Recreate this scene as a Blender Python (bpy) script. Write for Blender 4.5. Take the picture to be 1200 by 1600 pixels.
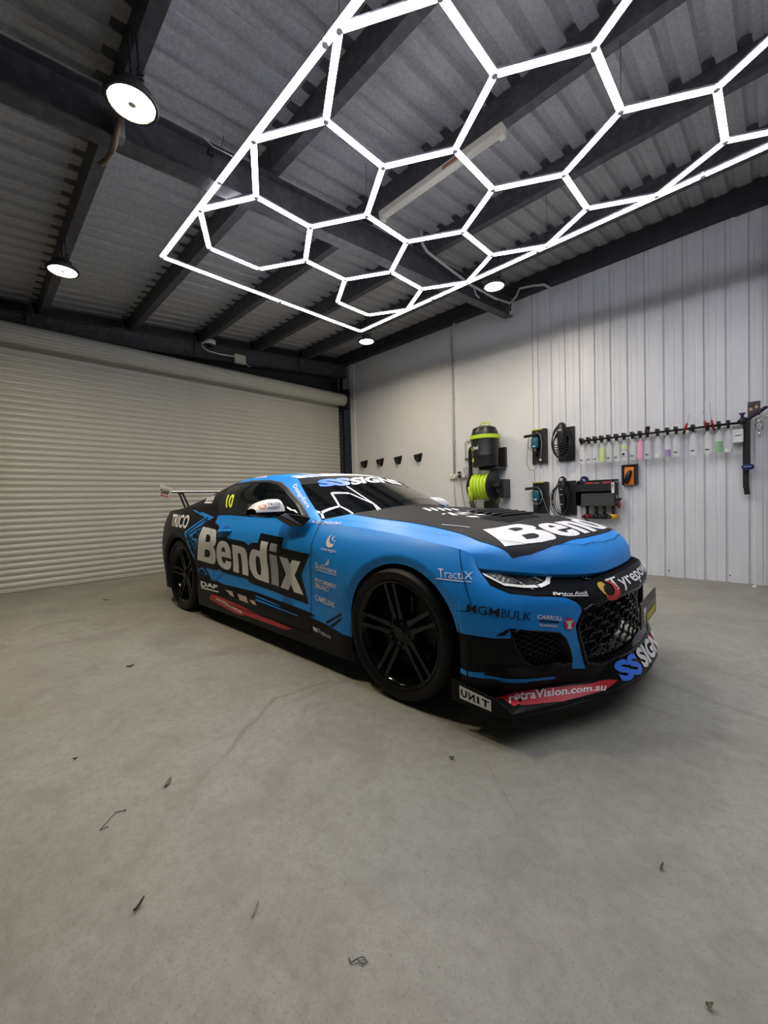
import bpy, bmesh, math, random
import numpy as np
from mathutils import Vector, Matrix
from mathutils.bvhtree import BVHTree

# ------------------------------------------------------------------ reset
for o in list(bpy.data.objects): bpy.data.objects.remove(o, do_unlink=True)
SC = bpy.context.scene
COL = SC.collection

# ------------------------------------------------------------------ camera
cam_d = bpy.data.cameras.new('camera'); cam = bpy.data.objects.new('camera', cam_d); COL.objects.link(cam)
YAW, PITCH, ROLL = math.radians(44.37), math.radians(-1.646), math.radians(-1.638)
def cam_basis():
    fwd = Vector((-math.sin(YAW), math.cos(YAW), 0)); right = Vector((math.cos(YAW), math.sin(YAW), 0)); up = Vector((0, 0, 1))
    f2 = fwd*math.cos(PITCH)+up*math.sin(PITCH); u2 = up*math.cos(PITCH)-fwd*math.sin(PITCH)
    r3 = right*math.cos(ROLL)+u2*math.sin(ROLL); u3 = u2*math.cos(ROLL)-right*math.sin(ROLL)
    return r3, u3, f2
r3, u3, f2 = cam_basis()
M = Matrix((r3, u3, -f2)).transposed().to_4x4(); M.translation = Vector((0, 0, 1.0191))
cam.matrix_world = M
cam_d.sensor_fit = 'VERTICAL'; cam_d.sensor_height = 36.0; cam_d.lens = 633.46/1600*36
cam_d.clip_start = 0.02; cam_d.clip_end = 100
SC.camera = cam

# ------------------------------------------------------------------ world, exposure
w = bpy.data.worlds.new('World'); SC.world = w; w.use_nodes = True
w.node_tree.nodes['Background'].inputs[0].default_value = (0.55, 0.6, 0.7, 1)
w.node_tree.nodes['Background'].inputs[1].default_value = 0.02
SC.view_settings.view_transform = 'Standard'; SC.view_settings.look = 'None'
SC.view_settings.gamma = 1.0; SC.view_settings.use_curve_mapping = False
SC.view_settings.exposure = 0.28
HEX_POWER = 21.5      # emission strength of the honeycomb tubes
LAMP_POWER = 250.0    # emission strength of the round high-bay lamps

# ------------------------------------------------------------------ materials
MATS = {}
def mat(name, col, rough=0.5, metal=0.0, emit=None, estr=0.0, alpha=None, trans=0.0, coat=0.0, noise=None, bump=None, spec=0.5, ior=1.45):
    if name in MATS: return MATS[name]
    m = bpy.data.materials.new(name); m.use_nodes = True
    nt = m.node_tree; b = nt.nodes['Principled BSDF']
    b.inputs['Base Color'].default_value = (*col, 1); b.inputs['Roughness'].default_value = rough
    b.inputs['Metallic'].default_value = metal; b.inputs['Specular IOR Level'].default_value = spec
    b.inputs['Transmission Weight'].default_value = trans; b.inputs['Coat Weight'].default_value = coat
    b.inputs['IOR'].default_value = ior
    if emit: b.inputs['Emission Color'].default_value = (*emit, 1); b.inputs['Emission Strength'].default_value = estr
    if alpha is not None: b.inputs['Alpha'].default_value = alpha
    if noise or bump:
        tc = nt.nodes.new('ShaderNodeTexCoord')
    if noise:   # (scale, second colour, contrast lo, hi)
        sc, c2, lo, hi = noise
        n = nt.nodes.new('ShaderNodeTexNoise'); n.inputs['Scale'].default_value = sc; n.inputs['Detail'].default_value = 6
        nt.links.new(tc.outputs['Object'], n.inputs['Vector'])
        r = nt.nodes.new('ShaderNodeValToRGB'); r.color_ramp.elements[0].position = lo; r.color_ramp.elements[1].position = hi
        r.color_ramp.elements[0].color = (*col, 1); r.color_ramp.elements[1].color = (*c2, 1)
        nt.links.new(n.outputs['Fac'], r.inputs['Fac']); nt.links.new(r.outputs['Color'], b.inputs['Base Color'])
    if bump:    # (scale, strength)
        n = nt.nodes.new('ShaderNodeTexNoise'); n.inputs['Scale'].default_value = bump[0]; n.inputs['Detail'].default_value = 4
        nt.links.new(tc.outputs['Object'], n.inputs['Vector'])
        bp = nt.nodes.new('ShaderNodeBump'); bp.inputs['Strength'].default_value = bump[1]; bp.inputs['Distance'].default_value = 0.01
        nt.links.new(n.outputs['Fac'], bp.inputs['Height']); nt.links.new(bp.outputs['Normal'], b.inputs['Normal'])
    MATS[name] = m; return m

# ------------------------------------------------------------------ helpers
def link(name, me, m=None, parent=None, smooth=False):
    o = bpy.data.objects.new(name, me); COL.objects.link(o)
    if m and not me.materials: me.materials.append(m)
    if parent: o.parent = parent
    if smooth:
        for p in me.polygons: p.use_smooth = True
    return o
def empty(name, loc=(0, 0, 0), rz=0.0, parent=None):
    o = bpy.data.objects.new(name, None); COL.objects.link(o); o.location = loc; o.rotation_euler = (0, 0, rz)
    o.empty_display_size = 0.1
    if parent: o.parent = parent
    return o
def tag(o, label=None, cat=None, group=None, kind=None):
    if label: o['label'] = label
    if cat: o['category'] = cat
    if group: o['group'] = group
    if kind: o['kind'] = kind
    return o
class MB:
    """collects verts / faces for one mesh"""
    def __init__(s): s.v = []; s.f = []
    def add(s, v, f):
        n = len(s.v); s.v += [tuple(p) for p in v]; s.f += [tuple(i+n for i in q) for q in f]; return s
    def box(s, a, b):
        x0, y0, z0 = a; x1, y1, z1 = b
        return s.add([(x0,y0,z0),(x1,y0,z0),(x1,y1,z0),(x0,y1,z0),(x0,y0,z1),(x1,y0,z1),(x1,y1,z1),(x0,y1,z1)],
                     [(0,3,2,1),(4,5,6,7),(0,1,5,4),(1,2,6,5),(2,3,7,6),(3,0,4,7)])
    def obox(s, c, ax, ay, az, hx, hy, hz):
        c = Vector(c); ax, ay, az = Vector(ax).normalized(), Vector(ay).normalized(), Vector(az).normalized()
        p = []
        for dz in (-hz, hz):
            for dx, dy in ((-hx,-hy),(hx,-hy),(hx,hy),(-hx,hy)): p.append(c+ax*dx+ay*dy+az*dz)
        return s.add(p, [(0,3,2,1),(4,5,6,7),(0,1,5,4),(1,2,6,5),(2,3,7,6),(3,0,4,7)])
    def prism(s, poly, axis, a, b):
        """poly: 2-D outline; axis 0/1/2: extrusion axis, remaining coords in cyclic-free order"""
        def P(q, t):
            if axis == 0: return (t, q[0], q[1])
            if axis == 1: return (q[0], t, q[1])
            return (q[0], q[1], t)
        n = len(poly)
        v = [P(q, a) for q in poly]+[P(q, b) for q in poly]
        f = [tuple(range(n)), tuple(range(2*n-1, n-1, -1))]+[(i, (i+1) % n, n+(i+1) % n, n+i) for i in range(n)]
        return s.add(v, f)
    def tube(s, pts, r, n=8, cap=True, closed=False):
        pts = [Vector(p) for p in pts]; N = len(pts); rings = []
        up = None
        for i, p in enumerate(pts):
            if closed: t = (pts[(i+1) % N]-pts[i-1])
            else: t = (pts[min(i+1, N-1)]-pts[max(i-1, 0)])
            t.normalize()
            if up is None or abs(up.dot(t)) > 0.95:
                up = Vector((0, 0, 1)) if abs(t.z) < 0.9 else Vector((1, 0, 0))
            a = t.cross(up).normalized(); b = a.cross(t).normalized(); up = b
            rr = r[i] if hasattr(r, '__len__') else r
            rings.append([p+a*rr*math.cos(2*math.pi*k/n)+b*rr*math.sin(2*math.pi*k/n) for k in range(n)])
        v = [q for R in rings for q in R]; f = []
        for i in range(N if closed else N-1):
            j = (i+1) % N
            for k in range(n): f.append((i*n+k, i*n+(k+1) % n, j*n+(k+1) % n, j*n+k))
        if cap and not closed: f += [tuple(range(n-1, -1, -1)), tuple((N-1)*n+k for k in range(n))]
        return s.add(v, f)
    def lathe(s, prof, c, axis=(0, 0, 1), n=24, closed=False):
        """prof: list of (r, h) along axis from c"""
        ax = Vector(axis).normalized(); t = Vector((1, 0, 0)) if abs(ax.x) < 0.9 else Vector((0, 1, 0))
        a = ax.cross(t).normalized(); b = ax.cross(a).normalized(); c = Vector(c)
        v = []; f = []
        for r, h in prof:
            for k in range(n):
                th = 2*math.pi*k/n; v.append(c+ax*h+a*r*math.cos(th)+b*r*math.sin(th))
        m = len(prof)
        for i in range(m if closed else m-1):
            j = (i+1) % m
            for k in range(n): f.append((i*n+k, j*n+k, j*n+(k+1) % n, i*n+(k+1) % n))
        return s.add(v, f)
    def grid(s, P):
        nu = len(P); nv = len(P[0])
        v = [q for row in P for q in row]
        f = [(i*nv+j, (i+1)*nv+j, (i+1)*nv+j+1, i*nv+j+1) for i in range(nu-1) for j in range(nv-1)]
        return s.add(v, f)
    def mesh(s, name, fixn=True, weld=0):
        me = bpy.data.meshes.new(name); me.from_pydata([tuple(p) for p in s.v], [], s.f)
        if fixn or weld:
            bm = bmesh.new(); bm.from_mesh(me)
            if weld: bmesh.ops.remove_doubles(bm, verts=bm.verts, dist=weld)
            if fixn: bmesh.ops.recalc_face_normals(bm, faces=bm.faces)
            bm.to_mesh(me); bm.free()
        me.update(); return me
    def build(s, name, m, parent=None, smooth=False, bevel=0, fixn=True, weld=0, seg=2, angle=None):
        me = s.mesh(name, fixn, weld)
        if bevel:
            bm = bmesh.new(); bm.from_mesh(me)
            es = [e for e in bm.edges if len(e.link_faces) == 2 and e.calc_face_angle(0) > 0.5]
            bmesh.ops.bevel(bm, geom=es, offset=bevel, segments=seg, profile=0.5, affect='EDGES', clamp_overlap=True)
            bm.to_mesh(me); bm.free()
        o = link(name, me, m, parent, smooth)
        if smooth and angle: me.set_sharp_from_angle(angle=math.radians(angle))
        return o
def pc(xs, ys):
    """monotone cubic interpolant"""
    xs = np.array(xs, float); ys = np.array(ys, float)
    h = np.diff(xs); d = np.diff(ys)/h; n = len(xs); m = np.zeros(n)
    for i in range(1, n-1):
        if d[i-1]*d[i] > 0:
            w1 = 2*h[i]+h[i-1]; w2 = h[i]+2*h[i-1]; m[i] = (w1+w2)/(w1/d[i-1]+w2/d[i])
    m[0] = d[0]; m[-1] = d[-1]
    def f(x):
        if x <= xs[0]: return float(ys[0]+m[0]*(x-xs[0]))
        if x >= xs[-1]: return float(ys[-1]+m[-1]*(x-xs[-1]))
        i = int(np.searchsorted(xs, x, 'right')-1); t = (x-xs[i])/h[i]
        return float((1+2*t)*(1-t)**2*ys[i]+t*(1-t)**2*h[i]*m[i]+t*t*(3-2*t)*ys[i+1]+t*t*(t-1)*h[i]*m[i+1])
    return f
def sst(a, b, x):
    t = min(1, max(0, (x-a)/(b-a))); return t*t*(3-2*t)
def lerp(a, b, t): return a+(b-a)*t
# ================================================================== THE WORKSHOP SHELL
WY = 5.874           # inner face of the long wall
DX = -6.92           # inner face of the roller-door wall
X1 = 3.4; Y0 = -3.6  # far sides behind the camera
SL = 0.091           # roof pitch
def zp(y): return 3.44+SL*y          # underside of purlins
def zr(y): return 3.17+SL*y          # underside of rafters
PD = 0.20
def zroof(y): return zp(y)+PD

def node_mat(name):
    m = bpy.data.materials.new(name); m.use_nodes = True; MATS[name] = m
    return m, m.node_tree, m.node_tree.nodes['Principled BSDF']
# ---- concrete floor: mottling, pores, dusty patches, hairline cracks and a saw cut
FLOORM, nt, bs = node_mat('worn_concrete')
N = nt.nodes.new; Lk = nt.links.new
tc = N('ShaderNodeTexCoord')
def noise(scale, detail=6, rough=0.6, vec=None, dist=0.0):
    n = N('ShaderNodeTexNoise'); n.inputs['Scale'].default_value = scale; n.inputs['Detail'].default_value = detail
    n.inputs['Roughness'].default_value = rough; n.inputs['Distortion'].default_value = dist
    Lk(vec or tc.outputs['Object'], n.inputs['Vector']); return n.outputs['Fac']
def ramp(fac, stops):
    r = N('ShaderNodeValToRGB'); el = r.color_ramp.elements
    while len(el) < len(stops): el.new(0.5)
    for e, (p, c) in zip(el, stops): e.position = p; e.color = (*c, 1) if len(c) == 3 else c
    Lk(fac, r.inputs['Fac']); return r.outputs['Color']
def mix(fac, a, b, mode='MIX'):
    n = N('ShaderNodeMix'); n.data_type = 'RGBA'; n.blend_type = mode
    for inp, val in ((0, fac), (6, a), (7, b)):
        if hasattr(val, 'links') or hasattr(val, 'node'): Lk(val, n.inputs[inp])
        else: n.inputs[inp].default_value = val if inp == 0 else (*val, 1)
    return n.outputs[2]
def math_(op, a, b=None, clamp=False):
    n = N('ShaderNodeMath'); n.operation = op; n.use_clamp = clamp
    for i, v in enumerate((a, b)):
        if v is None: continue
        if hasattr(v, 'node'): Lk(v, n.inputs[i])
        else: n.inputs[i].default_value = v
    return n.outputs[0]
base = ramp(noise(0.55, 5, .55), [(.3, (.262, .255, .217)), (.55, (.305, .299, .259)), (.75, (.35, .346, .306))])
base = mix(ramp(noise(3.2, 8, .7, dist=.6), [(.44, (0, 0, 0)), (.70, (.75, .75, .75))]), base, (.205, .196, .165))
base = mix(ramp(noise(26, 8, .75), [(.46, (0, 0, 0)), (.70, (.62, .62, .62))]), base, (.19, .182, .155))
base = mix(ramp(noise(140, 3, .6), [(.56, (0, 0, 0)), (.70, (.75, .75, .75))]), base, (.17, .162, .14))
base = mix(ramp(noise(1.1, 7, .72, dist=1.2), [(.52, (0, 0, 0)), (.66, (.42, .42, .42))]), base, (.19, .18, .15))
base = mix(ramp(noise(9, 8, .8, dist=.4), [(.56, (0, 0, 0)), (.70, (.35, .35, .35))]), base, (.36, .357, .325))
wob = N('ShaderNodeVectorMath'); wob.operation = 'MULTIPLY_ADD'
nz = N('ShaderNodeTexNoise'); nz.inputs['Scale'].default_value = 5; nz.inputs['Detail'].default_value = 8; Lk(tc.outputs['Object'], nz.inputs['Vector'])
Lk(nz.outputs['Color'], wob.inputs[0]); wob.inputs[1].default_value = (.10, .10, 0); Lk(tc.outputs['Object'], wob.inputs[2])
sep = N('ShaderNodeSeparateXYZ'); Lk(wob.outputs[0], sep.inputs[0])
sep0 = N('ShaderNodeSeparateXYZ'); Lk(tc.outputs['Object'], sep0.inputs[0])
def line(p, q, width, s, off=.05):
    dx, dy = q[0]-p[0], q[1]-p[1]; Ln = math.hypot(dx, dy); dx /= Ln; dy /= Ln
    X = math_('SUBTRACT', s.outputs[0], p[0]+off); Y = math_('SUBTRACT', s.outputs[1], p[1]+off)
    d = math_('ABSOLUTE', math_('SUBTRACT', math_('MULTIPLY', X, dy), math_('MULTIPLY', Y, dx)))
    t = math_('ADD', math_('MULTIPLY', X, dx), math_('MULTIPLY', Y, dy))
    inside = math_('MULTIPLY', math_('GREATER_THAN', t, 0.0), math_('LESS_THAN', t, Ln))
    return math_('MULTIPLY', inside, math_('SUBTRACT', 1.0, math_('DIVIDE', d, width), clamp=True))
dark = (.17, .158, .13)
for p, q, wd, st, wb in (((-1.83, 1.40), (-1.90, 1.08), .012, .8, 1), ((-1.90, 1.08), (-1.62, .70), .022, .7, 1), ((-1.62, .70), (-1.52, .50), .025, .30, 1),
                     ((-.95, 1.47), (-.60, 1.18), .004, .5, 0), ((-1.3, 3.4), (.6, 2.55), .012, .55, 1), ((-1.0, 2.7), (.8, 2.2), .03, .4, 1), ((-.9, 2.35), (.8, 1.9), .05, .22, 1),
                     ((-1.75, 1.7), (-1.79, 1.1), .012, .5, 1)):
    base = mix(math_('MULTIPLY', line(p, q, wd, sep if wb else sep0, .05 if wb else 0), st), base, dark)
Lk(base, bs.inputs['Base Color'])
rg = ramp(noise(2.2, 6, .6), [(.3, (.50, .50, .50)), (.7, (.68, .68, .68))]); Lk(rg, bs.inputs['Roughness'])
bs.inputs['Specular IOR Level'].default_value = 0.35
bp = N('ShaderNodeBump'); bp.inputs['Strength'].default_value = 0.25; bp.inputs['Distance'].default_value = .004
Lk(noise(60, 6, .7), bp.inputs['Height']); Lk(bp.outputs['Normal'], bs.inputs['Normal'])
fl = MB().box((DX-.3, Y0, -.12), (X1, WY+.12, 0)).build('floor', FLOORM); tag(fl, kind='structure')

STEEL = mat('primed_steel', (.060, .059, .066), rough=.5, noise=(16, (.105, .103, .112), .45, .72), bump=(30, .1))
STEELD = mat('dark_steel', (.022, .022, .026), rough=.6, noise=(6, (.034, .033, .037), .4, .7))
ROOFM = mat('galvanised_sheet', (.37, .37, .38), rough=.5, metal=.1, noise=(45, (.47, .468, .475), .42, .68), bump=(60, .12))
WALLP = mat('white_painted_panel', (.64, .64, .635), rough=.55, noise=(1.3, (.69, .69, .685), .35, .7), bump=(40, .06))
WALLC = mat('white_cladding_sheet', (.64, .65, .67), rough=.40, noise=(2.2, (.70, .71, .725), .35, .7))
WALLK = mat('dark_wall_sheet', (.05, .05, .054), rough=.6)
DOORM = mat('roller_door_cream', (.44, .435, .385), rough=.30, noise=(1.6, (.475, .468, .418), .3, .7), spec=.5)
CONDM = mat('grey_conduit', (.52, .52, .53), rough=.5)
CONDD = mat('dull_conduit', (.24, .23, .225), rough=.5)
WHITEP = mat('white_plastic', (.72, .72, .70), rough=.4)
CREAMP = mat('cream_plastic', (.62, .59, .50), rough=.45)
BLKP = mat('black_plastic', (.012, .012, .013), rough=.4)
BLKR = mat('black_rubber', (.010, .010, .010), rough=.75)

# ---- ceiling: trapezoidal roof sheets on purlins and rafters
ceil = empty('ceiling', (0, 0, 3.4)); tag(ceil, kind='structure')
def rib_profile(n, pitch=.1905, top=.042, flank=.020, depth=.030):
    p = [(0.0, 0.0)]
    for i in range(n):
        c = (i+.5)*pitch
        p += [(c-top/2-flank, 0), (c-top/2, depth), (c+top/2, depth), (c+top/2+flank, 0)]
        m_ = (i+1)*pitch
        if i < n-1: p += [(m_-.012, 0), (m_, .004), (m_+.012, 0)]
    p.append((n*pitch, 0)); return p
def sheet_mesh():
    prof = rib_profile(4); mb = MB(); P = []
    ys = (Y0-.1, WY+.1)
    for x, d in prof:
        P.append([(x, y, zroof(y)-3.4+d) for y in ys])
    mb.grid(P)
    P2 = [[(x, y, z+.0015) for x, y, z in r] for r in P]; mb.grid(P2)
    return mb.mesh('roof_sheet', fixn=False)
sm = sheet_mesh(); sm.materials.append(ROOFM)
x = DX-.20; k = 0
while x < X1:
    o = link('roof_sheet', sm, None, ceil); o.location = (x, 0, .0006*(k % 2)); x += .762; k += 1
PURL = [-3.2, -2.2, -1.2, -.2, .80, 1.82, 2.85, 3.83, 4.88]
def purlin_mesh():
    mb = MB(); t = .004; h = PD; w_ = .078
    out = [(0, 0), (w_, 0), (w_, .018), (w_-t, .018), (w_-t, t), (t, t), (t, h-t), (-w_+2*t, h-t), (-w_+2*t, h), (0, h)]
    mb.prism([(a-w_, b) for a, b in out], 0, DX+.02, X1)
    return mb.mesh('purlin')
pm = purlin_mesh(); pm.materials.append(STEEL)
for y in PURL:
    o = link('purlin', pm, None, ceil); o.location = (0, y, zp(y)-3.4)
def i_beam(name, xc, y0, y1, h=.262, w_=.125, parent=None, off=-3.4, m=STEEL):
    mb = MB(); t = .009
    def seg(xa, xb, za, zb):
        v = [(xa, y0, zr(y0)+za+off), (xb, y0, zr(y0)+za+off), (xb, y1, zr(y1)+za+off), (xa, y1, zr(y1)+za+off),
             (xa, y0, zr(y0)+zb+off), (xb, y0, zr(y0)+zb+off), (xb, y1, zr(y1)+zb+off), (xa, y1, zr(y1)+zb+off)]
        mb.add(v, [(0,3,2,1),(4,5,6,7),(0,1,5,4),(1,2,6,5),(2,3,7,6),(3,0,4,7)])
    seg(xc-w_/2, xc+w_/2, 0, t); seg(xc-w_/2, xc+w_/2, h-t, h); seg(xc-.004, xc+.004, t, h-t)
    return mb.build(name, m, parent)
i_beam('rafter', -2.90, Y0, 5.76, parent=ceil)
i_beam('rafter', 1.15, Y0, 5.76, parent=ceil)
er = i_beam('rafter', -6.78, Y0, WY, parent=ceil)
for y in (-1.3, .6, 2.65, 4.64):
    MB().box((-6.78, y-.006, zr(y)+.009-3.4), (-6.72, y+.006, zr(y)+.25-3.4)).build('stiffener', STEEL, ceil)
for y in PURL[3:]:   # purlin cleats on the middle rafter
    MB().box((-2.90-.004, y-.088, zp(y)-.01-3.4), (-2.90+.004+.06, y-.080, zp(y)+.15-3.4)).build('cleat', STEEL, ceil)
# eave strut along the long wall, with its lapped end
MB().prism([(5.73, 3.955), (5.735, 3.955), (5.865, 3.955), (5.865, 3.965), (5.738, 3.965), (5.738, 4.17), (5.73, 4.17)], 0, DX+.05, -.35).build('eave_beam', STEELD, ceil).location = (0, 0, -3.4)
MB().prism([(5.722, 3.945), (5.865, 3.945), (5.865, 3.965), (5.738, 3.965), (5.738, 4.175), (5.722, 4.175)], 0, -.35, X1).build('eave_beam', STEELD, ceil).location = (0, 0, -3.4)

# ---- long wall (right of the photograph)
wr = empty('wall_right', (0, WY, 0)); tag(wr, kind='structure')
XJ = -2.605
MB().box((-4.02, 0, 0), (XJ, .12, 4.16)).build('wall_panel', WALLP, wr)
MB().box((-6.66, 0, 0), (-4.024, .12, 4.16)).build('wall_panel', WALLP, wr)
MB().box((-6.66, -.022, 0), (-6.52, .0, 4.02)).build('corner_batten', WALLP, wr, bevel=.003)
prof = rib_profile(4, depth=.022, top=.030, flank=.012)
def clad_mesh():
    P = [[(x_, d, z) for z in (0.0, 4.05)] for x_, d in prof]
    mb = MB().grid(P).grid([[(a, b+.0015, c) for a, b, c in r] for r in P]); return mb.mesh('cladding_sheet', fixn=False)
cm = clad_mesh(); cm.materials.append(WALLC)
x = XJ+.006; k = 0
while x < X1:
    o = link('cladding_sheet', cm, None, wr); o.location = (x, -.0006*(k % 2), 0); x += .762; k += 1
MB().box((XJ, .10, 0), (X1, .14, 4.16)).build('wall_backing', WALLK, wr)
# row of fixing screws along the foot of the cladding
for i in range(9):
    xs = -2.4+i*.29
    MB().lathe([(.0, -.006), (.006, -.005), (.008, 0)], (xs+.03*math.sin(i*7), 0, .06+.02*math.sin(i*3)), (0, -1, 0), 8).build('screw', STEELD, wr)
col = MB().box((-.085, -.14, 0), (-.075, 0, 3.95)).box((.10, -.14, 0), (.11, 0, 3.95)).box((-.085, -.074, 0), (.11, -.066, 3.95)).build('column', STEELD, wr)

# ---- roller-door wall (left)
wl = empty('wall_left', (DX, 0, 0)); tag(wl, kind='structure')
MB().box((-.14, Y0, 3.0), (-.10, WY+.1, 4.2)).build('gable_panel', WALLK, wl)
MB().box((-.14, 5.72, 0), (-.10, WY+.1, 3.0)).build('jamb_panel', WALLK, wl)
MB().box((-.14, Y0, 0), (-.10, -.62, 3.0)).build('jamb_panel', WALLK, wl)
MB().box((-.10, 5.76, 0), (.02, 5.775, 3.9)).box((-.10, 5.86, 0), (.02, 5.872, 3.9)).box((-.05, 5.775, 0), (-.04, 5.86, 3.9)).build('column', STEELD, wl)
MB().box((-.02, 5.55, 3.55), (.10, 5.60, 3.62)).build('bracket', STEELD, wl)
MB().tube([(.06, 5.70, 3.1), (.06, 5.70, 3.86)], .012, 8).build('conduit', CONDD, wl)
dr = empty('door_1', (DX+.06, 0, 0)); tag(dr, 'cream ribbed steel roller door filling the left wall', kind='structure')
PITCH_S = .0793
def slat_mesh():
    n = 10; P = []
    for i in range(n+1):
        t = i/n; z = t*PITCH_S
        # broad convex rib with a narrow valley
        d = .017*math.sin(math.pi*min(1, max(0, (t-.14)/.86)))**.75 if t > .14 else 0.0
        P.append([(d, y, z) for y in (-.62, 5.685)])
    mb = MB().grid(P); return mb.mesh('slat', fixn=False)
slm = slat_mesh(); slm.materials.append(DOORM)
for p in slm.polygons: p.use_smooth = True
for i in range(40):
    o = link('slat', slm, None, dr); o.location = (0, 0, .045+i*PITCH_S)
MB().box((-.012, -.62, .004), (.022, 5.685, .045)).build('bottom_rail', DOORM, dr, bevel=.004)
pr = []
nr = 15
for i in range(nr*8):
    th = 2*math.pi*i/(nr*8); r = .125-.012*(0.5-.5*math.cos(nr*th))**4
    pr.append((.165+r*math.cos(th), 3.185+r*math.sin(th)))
mb = MB(); n = len(pr)
v = [(a, -.75, b) for a, b in pr]+[(a, 5.715, b) for a, b in pr]
mb.add(v, [tuple(range(n)), tuple(range(2*n-1, n-1, -1))]+[(i, (i+1) % n, n+(i+1) % n, n+i) for i in range(n)])
MB.build(mb, 'drum', DOORM, dr, True, angle=60)
MB().box((-.04, 5.69, 0), (.06, 5.745, 2.98)).build('guide_channel', STEELD, dr, bevel=.003)
MB().box((.03, 5.70, 2.98), (.30, 5.76, 3.40)).build('drum_bracket', BLKP, dr, bevel=.004)
# ---- walls behind the camera
WALLG = mat('grey_block_wall', (.17, .17, .175), rough=.8, noise=(2, (.21, .21, .215), .4, .7))
wb = MB().box((X1, Y0, 0), (X1+.12, WY+.12, 4.2)).build('wall_front', WALLG); tag(wb, kind='structure')
wk = MB().box((DX-.12, Y0-.12, 0), (X1+.12, Y0, 4.2)).build('wall_back', WALLG); tag(wk, kind='structure')

# ================================================================== LIGHTS OF THE PLACE
HOUS = mat('tube_housing_aluminium', (.55, .55, .58), rough=.4, metal=.6)
DIFF = mat('tube_diffuser_lit', (.9, .9, .95), rough=.4, emit=(.90, .90, 1.0), estr=HEX_POWER)
CLEARP = mat('clear_connector', (.75, .76, .80), rough=.2)
def tube_meshes(L):
    w_ = .0195; n = 12; sec = []
    for i in range(n+1):      # lit diffuser: round, open only at the top where the housing sits
        th = math.radians(8-196*i/n); sec.append((w_*math.cos(th), .0105*math.sin(th)))
    a = MB().prism(sec, 0, -L/2, L/2).mesh('light_tube')
    b = MB().prism([(-w_*.99, .0020), (w_*.99, .0020), (w_*.99, .012), (w_*.5, .024), (-w_*.5, .024), (-w_*.99, .012)], 0, -L/2, L/2).mesh('tube_housing')
    a.materials.append(DIFF); b.materials.append(HOUS); return a, b
HA = .4843; HX0, HY0, HZ = -3.609, 1.3334, 3.2756; S3 = math.sqrt(3)/2
hexl = empty('honeycomb_light', (HX0, HY0, HZ)); tag(hexl, 'large rectangular honeycomb of glowing white LED tubes hanging under the roof', 'ceiling light')
def hz(x): return -.0046*(x+HX0)
mA = tube_meshes(HA-.034); mF = tube_meshes(1.2107-.012); mS = tube_meshes(HA*2.5-.012)
def put_tube(p, q, ms):
    p = Vector((p[0], p[1], hz(p[0]))); q = Vector((q[0], q[1], hz(q[0])))
    o = link('light_tube', ms[0], None, hexl); o.location = (p+q)/2; d = q-p
    o.rotation_euler = (0, -math.atan2(d.z, math.hypot(d.x, d.y)), math.atan2(d.y, d.x))
    link('tube_housing', ms[1], None, o)
edges = set()
for (ci, cj) in [(i, 1) for i in (1, 3, 5, 7, 9, 11)]+[(i, 2.5) for i in (2, 4, 6, 8, 10)]+[(i, 4) for i in (1, 3, 5, 7, 9, 11)]:  # last hexes of each row are added out of view to light the nose
    ring = [(ci-1, cj-.5), (ci, cj-1), (ci+1, cj-.5), (ci+1, cj+.5), (ci, cj+1), (ci-1, cj+.5)]
    for a, b in zip(ring, ring[1:]+ring[:1]): edges.add(tuple(sorted((a, b))))
hp = lambda n_: (n_[0]*S3*HA, n_[1]*HA)
nodes = set()
for a, b in sorted(edges):
    put_tube(hp(a), hp(b), mA); nodes.add(a); nodes.add(b)
fx0 = -S3*HA
for yy in (0, 5*HA):
    for k in range(5): put_tube((fx0+k*1.2107, yy+(-.012 if yy == 0 else .012)), (fx0+(k+1)*1.2107, yy+(-.012 if yy == 0 else .012)), mF)  # end tubes of the frame added out of view along with those hexes
for xx in (fx0, fx0+5*1.2107):
    for k in range(2): put_tube((xx, k*2.5*HA), (xx, (k+1)*2.5*HA), mS)
cmesh = MB().lathe([(0, -.012), (.017, -.012), (.019, -.004), (.019, .018), (.012, .022), (0, .022)], (0, 0, 0), (0, 0, 1), 10).mesh('connector'); cmesh.materials.append(CLEARP)
jn = [hp(n_) for n_ in sorted(nodes)]+[(fx0+k*1.2107, yy) for k in range(6) for yy in (-.012, 5*HA+.012)]+[(xx, 2.5*HA) for xx in (fx0, fx0+5*1.2107)]
for p in jn:
    o = link('connector', cmesh, None, hexl); o.location = (p[0], p[1], hz(p[0]))
for n_ in ((1, 0), (5, 0), (9, 0), (1, 5), (5, 5), (9, 5), (3, 2), (7, 3)):
    p = hp(n_); y = p[1]+HY0
    MB().tube([(p[0], p[1], .02+hz(p[0])), (p[0], p[1]+.01, zp(y)+.05-HZ)], .0018, 5).build('hanging_wire', STEELD, hexl)
MB().tube([(1.05, -.02, .02), (1.0, -.14, .05), (1.0, -.2, .07)], .003, 6).build('power_lead', WHITEP, hexl)

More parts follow.
